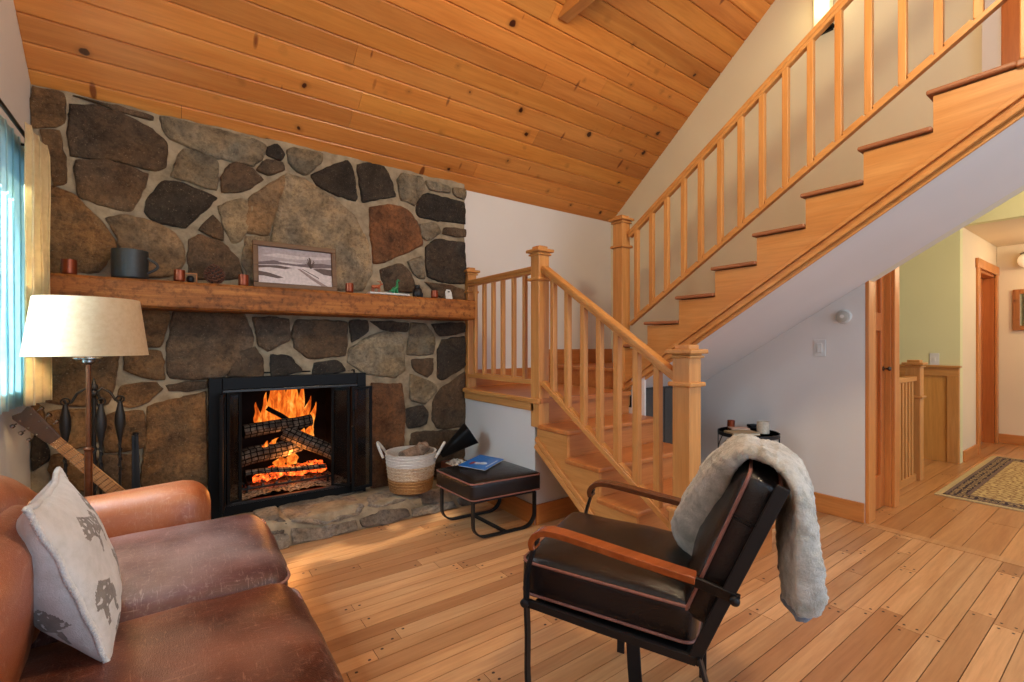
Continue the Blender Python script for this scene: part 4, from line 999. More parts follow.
for u, vb, vt, wd, ln, y in ((257,424,402,.024,.00,3.60),(263,426,392,.026,.015,3.66),(269,424,378,.030,.02,3.64),(275,424,372,.034,.012,3.68),(281,424,366,.044,-.01,3.66),(287,424,372,.036,.012,3.69),(293,424,366,.044,-.012,3.66),(299,422,382,.034,.012,3.62),(305,424,396,.030,.02,3.62),(311,430,402,.026,.016,3.60),(310,437,424,.036,.0,3.56),(303,438,428,.03,.0,3.6),(262,452,441,.026,.02,3.47),(270,448,438,.03,.03,3.5),(250,457,449,.02,.0,3.46),(292,464,452,.05,.0,3.5),(280,466,456,.05,.0,3.49)):
    a, b = ony(u, vb, y), ony(u, vt, y); h_ = b.z-a.z; rings = []
    for i in range(19):
        f = i/18; w = wd*(math.sin(math.pi*(.2+.8*f))**.9)*(1-.35*f)*(1+.18*math.sin(f*9+u)) + .0006
        c = V((a.x + ln*f*f*2 + .010*math.sin(f*6+u)*f, y, a.z + h_*f))
        rings.append([c + V((w*math.cos(2*math.pi*k/14), w*.45*math.sin(2*math.pi*k/14), 0)) for k in range(14)])
    mb.ring_loft(rings)
ob = mb.out('fire', fm.m, None, smooth=180, origin=(.6,3.55,.3)); tag(ob, 'orange flames burning over the logs in the fireplace', 'fire', kind='stuff')

# ------------------------------------------------------------------ floor lamp
lx, ly = -.317, 2.66
o = thing('floor_lamp', 'floor lamp with a slim bronze pole and tapered beige linen drum shade', 'lamp', (lx, ly, 0))
bz = plain('bronze', (108,66,40), .3, .7)
t = MB(); t.lathe([(.13,0),(.13,.012),(.12,.02),(.03,.03),(.012,.05)], (lx,ly,0), 36); t.out('base', bz, o, smooth=40)
t = MB(); t.tube([(lx,ly,.04),(lx,ly,.72)], .014, 14); t.tube([(lx,ly,.72),(lx,ly,1.10)], .009, 14); t.lathe([(.010,0),(.017,.006),(.017,.016),(.010,.022)], (lx,ly,.715), 16); t.out('pole', bz, o, smooth=50)
t = MB(); t.lathe([(.009,0),(.022,.012),(.022,.02),(.05,.026),(.05,.032)], (lx,ly,1.085), 20); t.tube([(lx,ly,1.117),(lx,ly,1.17)], .016, 12); t.out('socket', M['chrome'], o, smooth=40)
t = MB(); N = 48; a = [(.203,1.125),(.172,1.365),(.169,1.365),(.200,1.125)]
rings = [[V((lx+r*math.cos(2*math.pi*k/N), ly+r*math.sin(2*math.pi*k/N), z)) for k in range(N)] for r, z in a+a[:1]]
t.ring_loft(rings, True, False); t.out('shade', M['shade'], o, smooth=40)
t = MB()
for k in range(3): an = k*2.094+.4; t.tube([(lx,ly,1.34),(lx+.17*math.cos(an),ly+.17*math.sin(an),1.345)], .002, 6)
t.tube([(lx+.03,ly,1.12),(lx+.045,ly,1.22),(lx,ly,1.34)], .002, 6); t.tube([(lx-.03,ly,1.12),(lx-.045,ly,1.22),(lx,ly,1.34)], .002, 6); t.out('harp', M['chrome'], o)
bb_ = NT('bulb'); bb_.base((255,240,210), .4); bb_.b.inputs['Emission Color'].default_value = lin((255,200,120)); bb_.b.inputs['Emission Strength'].default_value = 6
t = MB(); t.lathe([(.012,0),(.016,.02),(.030,.05),(.032,.065),(.022,.085),(.003,.094)], (lx,ly,1.165), 18); t.out('bulb', bb_.m, o, smooth=180)

# ------------------------------------------------------------------ fireplace tools
tx, ty_, tz = -.345, 3.06, HZ+.012; TH_ = .165
o = thing('tool_stand', 'black wrought iron fireplace tool stand on the hearth behind the lamp', 'tool stand', (tx,ty_,tz))
t = MB(); t.lathe([(.10,0),(.10,.008),(.03,.016),(.012,.03)], (tx,ty_,tz), 28); t.out('base', M['black'], o, smooth=40)
t = MB(); t.tube([(tx,ty_,tz+.02),(tx,ty_,tz+.76)], .009, 12)
for k in range(46): an = k*.9; t.tube([(tx+.011*math.cos(an),ty_+.011*math.sin(an),tz+.12+.009*k),(tx+.011*math.cos(an+.9),ty_+.011*math.sin(an+.9),tz+.12+.009*(k+1))], .004, 6)
t.out('pole', M['black'], o, smooth=60)
t = MB(); t.lathe([(.008,0),(.018,.01),(.020,.025),(.010,.035),(.014,.042),(.016,.055),(.008,.07),(.004,.09),(.001,.095)], (tx,ty_,tz+.755), 18); t.out('finial', M['black'], o, smooth=60)
for sx in (-1, 1):
    t = MB(); t.tube([(tx,ty_,tz+.77),(tx+sx*.03,ty_,tz+.80),(tx+sx*.062,ty_,tz+.775),(tx+sx*.082,ty_,tz+.735),(tx+sx*.098,ty_-.012,tz+.73),(tx+sx*.106,ty_-.015,tz+.75)], .006, 8); t.out('hook_arm', M['black'], o, smooth=60)
for sy in (-1,):
    t = MB(); t.tube([(tx,ty_,tz+.755),(tx+.02,ty_+sy*.04,tz+.775),(tx+.035,ty_+sy*.075,tz+.735),(tx+.036,ty_+sy*.09,tz+.75)], .006, 8); t.out('hook_arm', M['black'], o, smooth=60)
def tool(name, label, x, y, end):
    zt = tz+.74; o = thing(name, label, 'fireplace tool', (x,y,tz+.03), 'hanging fireplace tools')
    t = MB(); t.lathe([(.006,-.21),(.012,-.18),(.022,-.12),(.021,-.08),(.011,-.03),(.008,-.01)], (x,y,zt), 14); t.out('handle', M['black'], o, smooth=60)
    t = MB(); t.loop_tube([(x+.016*math.cos(2*math.pi*k/14), y, zt+.002+.016*math.sin(2*math.pi*k/14)) for k in range(14)], .004, 6); t.out('ring', M['black'], o, smooth=60)
    t = MB(); t.tube([(x,y,zt-.19),(x,y,tz+.13)], .006, 8)
    for k in range(22): an = k*1.0; t.tube([(x+.007*math.cos(an),y+.007*math.sin(an),zt-.20-.008*k),(x+.007*math.cos(an+1),y+.007*math.sin(an+1),zt-.208-.008*k)], .0035, 5)
    t.out('shaft', M['black'], o, smooth=60)
    t = MB(); end(t, x, y); t.out('head', M['black'], o, bevel=.002)
tool('fireplace_shovel', 'black fireplace shovel hanging on the window side of the tool stand', tx-.100, ty_-.02, lambda t, x, y: (t.prism([(x-.05,y,tz+.04),(x+.05,y,tz+.04),(x+.05,y,tz+.13),(x+.015,y,tz+.16),(x-.015,y,tz+.16),(x-.05,y,tz+.13)], (0,.004,0)), t.box((x-.05,y-.018,tz+.04),(x-.046,y+.004,tz+.13)), t.box((x+.046,y-.018,tz+.04),(x+.05,y+.004,tz+.13))))
tool('fireplace_poker', 'black fireplace poker hanging on the fire side of the tool stand', tx+.100, ty_-.02, lambda t, x, y: (t.tube([(x,y,tz+.14),(x,y,tz+.035)], [.006,.002], 8), t.tube([(x,y,tz+.10),(x-.03,y,tz+.09),(x-.04,y,tz+.12)], [.006,.005,.002], 8)))
tool('fireplace_brush', 'black fireplace brush hanging in front of the tool stand pole', tx+.036, ty_-.10, lambda t, x, y: t.lathe([(.026,0),(.024,.02),(.018,.06),(.012,.1)], (x,y,tz+.035), 16))
o = thing('fireplace_tongs', 'flat black iron fireplace tongs leaning behind the poker', 'fireplace tool', (tx+.150,ty_+.08,tz), 'hanging fireplace tools')
for k, s in enumerate((0, .014)):
    t = MB(); t.strap([(tx+.150+s,ty_+.07,tz+.002),(tx+.148+s,ty_+.10,tz+.28),(tx+.147+s*.4,ty_+.13,tz+.53)], (1,0,0), .022, .008); t.out('arm', M['black'], o, bevel=.002)
t = MB(); t.lathe([(.006,0),(.014,.004),(.014,.012),(.006,.016)], (tx+.152,ty_+.135,tz+.528), 12); t.out('pivot', M['black'], o)

# ------------------------------------------------------------------ guitar leaning in the corner
hd0 = ony(20, 411, 2.80); jt = ony(125, 499, 2.78); ge = (jt-hd0).normalized()
gn = V((0,-1,0)); gn = (gn - ge*gn.dot(ge)).normalized(); gp = ge.cross(gn).normalized()
if gp.z < 0: gp = -gp
nl = (jt-hd0).length
o = thing('guitar', 'acoustic guitar leaning against the left wall behind the sofa', 'guitar', (jt.x+.25, 2.80, 0.02))
def G(a, b, d=0): return hd0 + ge*a + gp*b + gn*d
t = MB(); gt = [(.0,.028),(.012,.036),(.15,.026),(.17,.022)]
t.prism([G(a,b,-.006) for a,b in [(0,-.028),(.012,-.036),(.15,-.026),(.175,-.022),(.175,.022),(.15,.026),(.012,.036),(0,.028),(.008,0)]], gn*.016); t.out('headstock', plain('guitar_head', (70,46,30), .35), o, bevel=.002)
t = MB()
for k in range(3):
    for s in (-1, 1):
        c = G(.035+k*.04, s*.040, 0); t.lathe([(.003,0),(.003,.008),(.008,.010),(.009,.02),(.004,.023)], c, 10, gp*s); t.lathe([(.003,0),(.0035,.014)], G(.035+k*.04, s*.02, .009), 8, gn)
t.out('tuning_pegs', M['chrome'], o, smooth=50)
wn_ = wood('neck_wood', (188,126,62), (212,152,84), 'x', .4)
t = MB(); t.prism([G(.17,-.022,-.004),G(nl,-.027,-.004),G(nl,0,-.024),G(.17,0,-.02),][0:4], gp*.001); t.bm.clear()
rings = []
for a, w_, dp in ((.165,.0215,.018),(.3,.024,.020),(nl-.03,.027,.022),(nl+.02,.029,.05)):
    rings.append([G(a, w_*math.cos(math.pi*k/8), -.0 - dp*math.sin(math.pi*k/8)) for k in range(9)])
t.ring_loft(rings); t.out('neck', wn_, o, smooth=50)
t = MB(); t.prism([G(.17,-.0215,.0005),G(nl+.12,-.028,.0005),G(nl+.12,.028,.0005),G(.17,.0215,.0005)], gn*.005); fb = t.out('fretboard', wood('fretboard', (168,106,52), (190,126,66), 'x', .4), o)
t = MB()
for k in range(1, 17):
    a = .17 + .648*(1-2**(-k/12)); 
    if a < nl+.12: t.beam(G(a,-.024,.006), G(a,.024,.006), .002, .0015, gn)
t.out('frets', M['chrome'], fb)
bl_ = G(nl,0); ol = []
for k in range(64):
    an = 2*math.pi*k/64; s = .245 - .245*math.cos(an); 
    f = s/.49; hw_ = .148*math.sin(math.pi*min(1,max(0,f))**.8)**.55 + .05*math.sin(math.pi*f)*(1 if f > .5 else .0)*(f-.5)*2
    hw_ -= .035*math.exp(-((f-.42)/.10)**2)
    ol.append((s, hw_*(1 if an < math.pi else -1)))
t = MB(); t.prism([G(nl+s, b, -.085) for s, b in ol], gn*.085); bd = t.out('body', plain('guitar_blue', (26,44,74), .25), o, bevel=.004)
t = MB(); t.loop_tube([G(nl+s, b, .0) for s, b in ol], .003, 6); t.out('binding', M['fir_x'], bd, smooth=60)
t = MB(); t.lathe([(.002,.0),(.05,.0008)], G(nl+.16,0,.0005), 28, gn); t.out('soundhole', M['black'], bd)
t = MB(); t.obox(G(nl+.34,0,.006), gp*.07, ge*.012, gn*.005); t.out('bridge', M['black'], bd, bevel=.002)
t = MB()
for k in range(6): b = -.018+.0072*k; t.tube([G(.172,b,.009), G(nl+.33,b*1.35,.012)], .0007, 5)
t.out('strings', M['chrome'], o)

# ------------------------------------------------------------------ basket, firewood, scuttle
bc = V((1.255, 2.965+.08, HZ+.022)); bc = V(onz(411,488,HZ+.02)); bc.z = HZ+.016
bo = thing('basket', 'round woven basket with white top band and two rope handles on the hearth', 'basket', bc)
def weave(name, c1, c2):
    t = NT(name); v = t.coord((1,1,1)); w = t.n('ShaderNodeTexWave', wave_type='BANDS', bands_direction='Z'); t.l(v, w.inputs['Vector']); w.inputs['Scale'].default_value = 30; w.inputs['Distortion'].default_value = 1.0; w.inputs['Detail'].default_value = 3
    n = t.noise(t.coord((6,6,40)), 12, 4); c = t.ramp(n, [(.35, c1), (.65, c2)]); t.bump(w.outputs['Fac'], .8, .006); return t.base(c, .9, 0, .1)
bmats = [weave('basket_tan', (136,92,50), (188,142,92)), weave('basket_stripe', (170,130,90), (222,206,182)), weave('basket_white', (206,200,190), (228,224,216))]
bh, r0, r1 = .265, .143, .176
def br_(f): return r0 + (r1-r0)*f**.7
def band(name, f0, f1, m):
    t = MB(); N = 48; K = 12; rows = []
    fsq = [f0+(f1-f0)*k/K for k in range(K+1)]
    prof = [(br_(f)+.003*math.sin(f*70), f*bh) for f in fsq] + [(br_(f)-.010, f*bh) for f in reversed(fsq)]
    rings = [[bc + V((r*math.cos(2*math.pi*k/N), r*math.sin(2*math.pi*k/N), z)) for k in range(N)] for r, z in prof + prof[:1]]
    t.ring_loft(rings, True, False); t.out(name, m, bo, smooth=60)
band('lower_band', 0.0, .34, bmats[0]); band('striped_band', .34, .68, bmats[1]); band('top_band', .68, 1.0, bmats[2])
t = MB(); t.lathe([(.002,.004),(r0-.008,.004),(r0-.008,.012),(.002,.012)], bc, 40); t.out('bottom', bmats[0], bo)
vd = V((CS, -SN, 0))
for s in (-1, 1):
    pts = []
    tang = V((-vd.y, vd.x, 0))
    for k in range(13):
        f = k/12; a = (f-.5)*.11; pts.append(bc + vd*s*(r1+.004+.055*math.sin(math.pi*f)) + tang*a + V((0,0,bh*.86+.095*math.sin(math.pi*f))))
    t = MB(); t.tube(pts, .0095, 10); t.out('handle', bmats[2], bo, smooth=60)
bk = NT('bark'); v = bk.coord((3,3,3)); n = bk.noise(v, 9, 6, .7); bk.bump(n, .9, .02); bk.base(bk.ramp(n, [(.3, (96,74,60)), (.7, (178,150,126))]), .95, 0, .1)
def blog(p, q, r, label):
    log(p, q, r, label, R.random()*9, 'firewood_log', bk.m); 
blog(bc+V((-.075,-.03,.235)), bc+V((.125,.02,.275)), .044, 'split piece of firewood lying across the basket rim')
blog(bc+V((-.05,.05,.03)), bc+V((.09,-.02,.30)), .042, 'thicker piece of firewood standing up in the basket')
for ob in bpy.data.objects:
    if ob.get('group') == 'logs in the fire' and 'basket' in ob['label']: ob['group'] = 'firewood in the basket'
# black scuttle and paper box behind the ottoman
p0, p1 = ony(441, 455, 3.02), ony(471, 433, 2.94)
ax_ = (p1-p0).normalized(); o = thing('coal_scuttle', 'black flared metal scuttle tipped on its side between basket and landing wall', 'scuttle', p0)
sa = V((0,-1,0)); sa = (sa-ax_*sa.dot(ax_)).normalized(); sb = ax_.cross(sa)
t = MB(); L = (p1-p0).length
def ring(s, w_, h_, n=24): return [p0 + ax_*s + (sa*w_*math.copysign(abs(math.cos(2*math.pi*k/n))**.55, math.cos(2*math.pi*k/n)) + sb*h_*math.copysign(abs(math.sin(2*math.pi*k/n))**.55, math.sin(2*math.pi*k/n))) for k in range(n)]
prs = [(0,.026,.020),(L*.5,.05,.050),(L,.075,.080)]
t.ring_loft([ring(*q) for q in prs] + [ring(s_, w_-.003, h_-.003) for s_, w_, h_ in prs[::-1][:-1]] + [ring(.004,.02,.014)]); t.out('body', M['blacksteel'], o, smooth=40)
t = MB(); t.loop_tube(ring(L,.075,.080), .003, 6); t.out('rim', M['black'], o, smooth=60)
c = ony(457, 462, 3.0); o = thing('paper_box', 'open cardboard box of crumpled newspaper on the hearth behind the ottoman', 'box', (c.x, 3.0, HZ+.02))
bz0 = HZ+.022; cz = c.z
t = MB(); w_ = .085; d_ = .09
for lo, hi in (((-w_,-d_,0),(w_,-d_+.004,cz-bz0)), ((-w_,d_-.004,0),(w_,d_,cz-bz0)), ((-w_,-d_+.004,0),(-w_+.004,d_-.004,cz-bz0)), ((w_-.004,-d_+.004,0),(w_,d_-.004,cz-bz0)), ((-w_+.004,-d_+.004,0),(w_-.004,d_-.004,.004))):
    t.box(V(lo)+V((c.x,3.0,bz0)), V(hi)+V((c.x,3.0,bz0)))
t.out('carton', plain('carton', (150,92,66), .8), o)
t = MB(); N = 18; g = []
for i in range(N+1):
    r = []
    for j in range(N+1):
        x = (i/N*2-1)*(w_-.008); y = (j/N*2-1)*(d_-.008); q = V((x*40,y*40,3))
        r.append(t.bm.verts.new((c.x+x, 3.0+y, cz-.015 + .03*(1-(i/N*2-1)**2)*(1-(j/N*2-1)**2) + .022*abs(noise.noise(q)))))
    g.append(r)
t._faces([t.bm.faces.new([g[i][j], g[i+1][j], g[i+1][j+1], g[i][j+1]]) for i in range(N) for j in range(N)])
nw = NT('newsprint'); v = nw.coord(); n = nw.noise(nw.coord((1,1,1)), 70, 3, .7); nw.base(nw.ramp(n, [(.36, (90,88,86)), (.5, (206,200,190))]), .9, 0, .1)
t.out('newspaper', nw.m, o)
# ------------------------------------------------------------------ ottoman
oc, orr, ol_ = V((1.415, 2.375, 0)), V((.455, -.04, 0)), V((-.02, .40, 0))
def O3(a, b, z): return oc + orr*a + ol_*b + V((0,0,z))
ot = thing('ottoman', 'low black leather ottoman with pink piping on black metal sled legs', 'ottoman', O3(.5,.5,0))
ua, ub = orr.normalized(), ol_.normalized(); ha, hb = orr.length/2+.02, ol_.length/2+.02
cc_ = O3(.5,.5,.295)
def oshape(p): return p
t = MB(); t.rbox(cc_, ua, ub, V((0,0,1)), (ha, hb, .062), .028, 10, .022); t.out('seat', M['blk_leather'], ot, smooth=180)
def welt(mb, c, a, b, n, ha, hb, hz, rad, r=.0045, crown=0):
    pts = []
    for q in range(4):
        cx, cy = ((1,1),(-1,1),(-1,-1),(1,-1))[q]
        for k in range(7):
            an = math.pi/2*(q + k/6); pts.append((cx*(ha-rad)+rad*math.cos(an), cy*(hb-rad)+rad*math.sin(an)))
    out = []
    for p, q in zip(pts, pts[1:]+pts[:1]):
        m = max(1, int(math.hypot(q[0]-p[0], q[1]-p[1])/.05))
        for k in range(m): out.append((p[0]+(q[0]-p[0])*k/m, p[1]+(q[1]-p[1])*k/m))
    mb.loop_tube([V(c)+a*x+b*y+n*hz for x, y in out], r, 8)
UP = V((0,0,1))
t = MB(); welt(t, cc_, ua, ub, UP, ha-.001, hb-.001, .048, .03); welt(t, cc_, ua, ub, UP, ha-.001, hb-.001, -.048, .03); t.out('piping', M['piping'], ot, smooth=180)
t = MB(); t.prism([O3(.02,.02,.222),O3(.98,.02,.222),O3(.98,.98,.222),O3(.02,.98,.222)], (0,0,.016)); t.out('seat_board', M['black'], ot)
for b in (.04, .96):
    pts = [O3(.02,b,.228)] + [O3(.02,b,.10)]
    for k in range(1, 9): an = math.pi/2*k/8; pts.append(O3(.02+.2*(1-math.cos(an)), b, .09-.082*math.sin(an)))
    pts += [pts[-1]*0 + O3(2*.5-.02-.2, b, .008)]
    for k in range(1, 9): an = math.pi/2*k/8; pts.append(O3(.98-.2+.2*math.sin(an), b, .008+.082*(1-math.cos(an))))
    pts += [O3(.98,b,.228)]
    t = MB(); t.strap(pts, ub, .030, .011); t.out('leg_frame', M['black'], ot, bevel=.002)
t = MB(); t.strap([O3(.5,.06,.012),O3(.5,.94,.012)], ua, .032, .009); t.out('stretcher', M['black'], ot, bevel=.002)
bp = [onz(u, v, .381) for u, v in ((458,466),(480,455.5),(504,460),(485,471))]
bl = V((0,0,0)); o = thing('booklet', 'bright blue booklet lying on the black ottoman', 'booklet', sum(bp, V())/4)
def Bk(a, b, z=0): return (bp[0]*(1-a)*(1-b) + bp[1]*(1-a)*b + bp[2]*a*b + bp[3]*a*(1-b)) + V((0,0,z))
t = MB(); t.prism([Bk(.01,.01),Bk(.99,.01),Bk(.99,.99),Bk(.01,.99)], (0,0,.005)); t.out('pages', plain('paper', (222,220,214), .7), o)
t = MB(); t.prism([Bk(0,0,.005),Bk(1,0,.005),Bk(1,1,.005),Bk(0,1,.005)], (0,0,.0012)); t.out('cover', plain('blue_cover', (24,112,200), .35), o)
t = MB()
def disc(a, b, ra, rb): t.face([Bk(a+ra*math.cos(2*math.pi*k/20), b+rb*math.sin(2*math.pi*k/20), .0066) for k in range(20)])
disc(.62,.42,.13,.10); disc(.45,.36,.12,.08); t.mi = 1; disc(.28,.32,.07,.12); t.mi = 0; t.face([Bk(.86,.2,.0066),Bk(.90,.2,.0066),Bk(.90,.8,.0066),Bk(.86,.8,.0066)])
t.out('cover_print', [plain('white_print', (214,224,236), .5), plain('red_print', (150,52,60), .5)], o, recalc=False)

# ------------------------------------------------------------------ armchair
CO, CD, CW = V((.874,1.10,0)), V((.449,-.894,0)).normalized(), V((.894,.449,0)).normalized()
def L(t_, w_, z): return CO + CD*t_ + CW*w_ + V((0,0,z))
WT = .53
ac = thing('armchair', 'black leather lounge armchair with bent wood arms and pink piping', 'armchair', L(.3,.26,0))
SW = .245; SH = .226
sc_ = L(.195,SW,.443)
sd_ = (CD + V((0,0,-.035))).normalized(); sn_ = CW.cross(sd_); sn_ = sn_ if sn_.z > 0 else -sn_
def crease(k): return lambda p: p + V((0,0,.007*noise.noise(V((p.x*8,p.y*8,k))) + .003*noise.noise(V((p.x*24,p.y*24,k)))))
t = MB(); t.rbox(sc_, sd_, CW, sn_, (.258, SH, .066), .034, 13, .040, crease(4)); t.out('seat_cushion', M['blk_leather'], ac, smooth=180)
t = MB(); welt(t, sc_, sd_, CW, sn_, .256, SH-.001, .046, .036); welt(t, sc_, sd_, CW, sn_, .256, SH-.001, -.050, .036); t.out('piping', M['piping'], ac, smooth=180)
bdir = (CD*.37 + UP*.93).normalized(); bn = (CD*-.93 + UP*.37).normalized()
bc_ = L(.533,SW,.640)
t = MB(); t.rbox(bc_, bdir, CW, bn, (.215, SH, .050), .034, 13, .030, crease(9)); t.out('back_cushion', M['blk_leather'], ac, smooth=180)
t = MB(); welt(t, bc_, bdir, CW, bn, .214, SH-.001, .036, .036); welt(t, bc_, bdir, CW, bn, .214, SH-.001, -.036, .036); t.out('piping', M['piping'], ac, smooth=180)
t = MB()
for s in (.09, .098): t.tube([bc_ + bdir*s - CW*(SH+.001) + bn*x for x in (-.034,-.02,0,.02,.034)], .0014, 5)
t.out('seam', M['steel'], ac)
def sm(pts, n=4):
    """Catmull-Rom through points of any dimension"""
    out = []; p = [pts[0]] + list(pts) + [pts[-1]]
    for i in range(1, len(p)-2):
        for k in range(n):
            f = k/n; a, b, c, d = p[i-1], p[i], p[i+1], p[i+2]
            out.append(tuple(.5*(2*b[j] + (c[j]-a[j])*f + (2*a[j]-5*b[j]+4*c[j]-d[j])*f*f + (3*b[j]-a[j]-3*c[j]+d[j])*f**3) for j in range(len(b))))
    return out + [tuple(pts[-1])]
for s, w_ in (('n', -.012), ('f', WT)):
    o_ = -1 if s == 'n' else 1
    up_l = [(.012,.588),(-.002,.55),(-.022,.48),(-.024,.404)]
    if s == 'n':
        leg = up_l + [(-.020,.30),(-.020,.17),(-.008,.09),(.03,.035),(.10,.011),(.25,.011),(.42,.011),(.50,.014),(.535,.05),(.525,.14),(.495,.26),(.462,.38)]
        t = MB(); t.strap([L(a, w_, b) for a, b in sm(leg)], CW, .028, .009); t.out('leg_frame', M['black'], ac, bevel=.002)
    else:
        t = MB(); t.strap([L(a, w_, b) for a, b in sm(up_l)], CW, .028, .009); t.out('arm_support', M['black'], ac, bevel=.002)
        t = MB(); t.strap([L(.14,w_-.05,.385),L(.138,w_-.05,.2),L(.135,w_-.05,.0)], CD, .028, .009); t.out('leg', M['black'], ac, bevel=.002)
        t = MB(); t.strap([L(.425,w_-.05,.375),L(.425,w_-.05,.2),L(.425,w_-.05,.0)], CD, .024, .009); t.out('leg', M['black'], ac, bevel=.002)
    t = MB(); t.strap([L(-.024,w_,.392),L(.2,w_,.378),L(.455,w_,.366)], CW, .012, .024); t.out('seat_rail', M['black'], ac, bevel=.002)
    t = MB(); t.strap([L(.447,w_,.36),L(.505,w_,.50),L(.56,w_,.628),L(.648,w_,.835)], CW, .010, .030); t.out('back_post', M['black'], ac, bevel=.002)
    t = MB(); t.strap([L(.36,w_-.003*o_,.580),L(.47,w_,.565),L(.555,w_,.546)], CW, .012, .026); t.out('arm_bracket', M['steel'], ac, bevel=.002)
    t = MB(); t.lathe([(.004,0),(.013,.002),(.013,.012),(.008,.016)], L(-.022,w_+.010*o_,.398), 12, CW*o_); t.lathe([(.004,0),(.012,.002),(.012,.010),(.008,.014)], L(.545,w_+.008*o_,.548), 12, CW*o_); t.out('bolt', M['black'], ac, smooth=50)
    arm = [(.004,.562),(.000,.582),(.012,.604),(.038,.618),(.082,.620),(.16,.612),(.3,.595),(.455,.577)]
    t = MB(); t.strap([L(a, w_, b) for a, b in sm(arm, 6)], CW, .044, .019); t.out('arm', M['armwood'] if s == 'n' else M['armwood_shaded'], ac, bevel=.006, smooth=35)
t = MB(); t.strap([L(.0,-.01,.378),L(.0,WT,.378)], CD, .026, .008); t.strap([L(.44,-.01,.360),L(.44,WT,.360)], CD, .026, .008); t.strap([L(.633,-.01,.80),L(.633,WT,.80)], UP, .03, .008); t.strap([L(.53,-.01,.56),L(.53,WT,.56)], UP, .03, .008); t.out('cross_bar', M['black'], ac, bevel=.002)
t = MB(); t.strap([L(.215,.30,.372),L(.22,.295,.25),L(.235,.27,.10),L(.245,.262,.012)], CD, .045, .008); t.strap([L(.245,-.01,.010),L(.245,.30,.010)], CD, .030, .008); t.out('center_strap', M['black'], ac, bevel=.002)
t = MB(); t.prism([L(.0,.02,.366),L(.44,.02,.350),L(.44,.47,.350),L(.0,.47,.366)], (0,0,.010)); t.out('sling', M['black'], ac)

# ------------------------------------------------------------------ throw blanket over the chair back
def blanket():
    K = 46
    #  inner path stations: t, z, near w, far w, thickness
    st_ = [(.425,.505,.26,.56,.085),(.446,.57,.225,.575,.092),(.472,.64,.19,.58,.088),(.499,.71,.155,.58,.080),(.527,.785,.115,.575,.066),(.548,.838,.085,.565,.054),(.572,.872,.065,.555,.046),(.600,.876,.045,.55,.040),(.632,.868,.02,.54,.038),(.660,.838,-.005,.53,.040),(.668,.77,-.02,.50,.046),(.660,.70,-.03,.44,.054),(.656,.64,-.03,.38,.062),(.658,.58,-.025,.33,.068),(.662,.535,-.02,.30,.066)]
    P = sm(st_, 7); n = len(P); mb = MB(); rings = []
    for i in range(n):
        t_, z, w0, w1, th = P[i]; f = i/(n-1)
        a, b = P[max(0,i-1)], P[min(n-1,i+1)]; d = V((b[0]-a[0], b[1]-a[1], 0)).normalized(); nx_, nz_ = -d.y, d.x
        back = max(0, min(1, (f-.6)/.25)); top = max(0, 1-abs(f-.5)/.28); inn, outr = [], []
        for k in range(K+1):
            s = k/K; w_ = w0 + (w1-w0)*s; sag = -.075*s*top
            fo = back*.022*math.sin(s*11+f*1.5) + (1-back)*.008*math.sin(s*9+f*5)
            nz = .012*noise.noise(V((w_*10, f*8, 2))) + .005*noise.noise(V((w_*34, f*34, 5)))
            e = math.sin(math.pi*min(1, max(0, min(s, 1-s)*7)/2 + .0))**.6 if min(s, 1-s) < .142 else 1
            e = .35 + .65*e; ee = min(1, min(f, 1-f)*14); ee = .4 + .6*ee**.5
            o_ = th*e*ee + fo + nz
            inn.append(L(t_ + nx_*(fo*.6), w_, z + nz_*(fo*.6) + sag)); outr.append(L(t_ + nx_*max(.014, o_), w_, z + nz_*max(.014, o_) + sag))
        rings.append(outr + inn[::-1])
    mb.ring_loft(rings)
    return mb, rings
mb, brs = blanket()
ob = mb.out('throw_blanket', [M['sherpa']], None, smooth=180, origin=L(.6,.3,.9), recalc=True)
ss = ob.modifiers.new('sub', 'SUBSURF'); ss.levels = 1; ss.render_levels = 1
tx_ = bpy.data.textures.new('fleece', 'CLOUDS'); tx_.noise_scale = .012; tx_.noise_depth = 3
dm = ob.modifiers.new('nap', 'DISPLACE'); dm.texture = tx_; dm.strength = .012; dm.texture_coords = 'LOCAL'
t = MB(); t.loop_tube([p + UP*.001 for p in brs[-1][::3]], .0055, 8); t.out('hem', M['sherpa_edge'], ob, smooth=180)
tag(ob, 'thick cream fleece throw blanket draped over the back of the black armchair', 'blanket')

# ------------------------------------------------------------------ small round table by the wall
tc_ = V((3.40, 1.766, 0)); TZ = .53
o = thing('side_table', 'small round metal side table against the wall behind the armchair', 'table', tc_)
t = MB(); t.lathe([(.002,TZ-.012),(.198,TZ-.012),(.198,TZ-.004),(.002,TZ-.004)], tc_, 48); t.out('top', plain('mirror_brass', (150,132,98), .2, .6), o, smooth=40)
t = MB(); t.lathe([(.196,TZ-.022),(.206,TZ-.022),(.206,TZ+.004),(.198,TZ+.004),(.198,TZ-.004)], tc_, 48); t.out('rim', M['black'], o, smooth=40)
for k in range(4):
    an = .6 + k*math.pi/2; d = V((math.cos(an), math.sin(an), 0)); tn_ = V((-d.y, d.x, 0))
    t = MB(); t.strap([tc_+d*.202+UP*(TZ-.005), tc_+d*.202+UP*.25, tc_+d*.202], tn_, .020, .006); t.out('leg', M['black'], o, bevel=.002)
t = MB()
for k in range(4):
    a0, a1 = .6+k*math.pi/2, .6+(k+1)*math.pi/2
    for q in range(2):
        am_ = a0 + (a1-a0)*(.5); pts = []
        for j in range(9):
            f = j/8; an = (a0 if q == 0 else a1) + (am_-(a0 if q == 0 else a1))*f
            pts.append(tc_ + V((math.cos(an)*.202, math.sin(an)*.202, TZ-.03-.14*(1-f) if True else 0)))
        t.tube(pts, .004, 6)
t.out('lattice', M['black'], o, smooth=60)
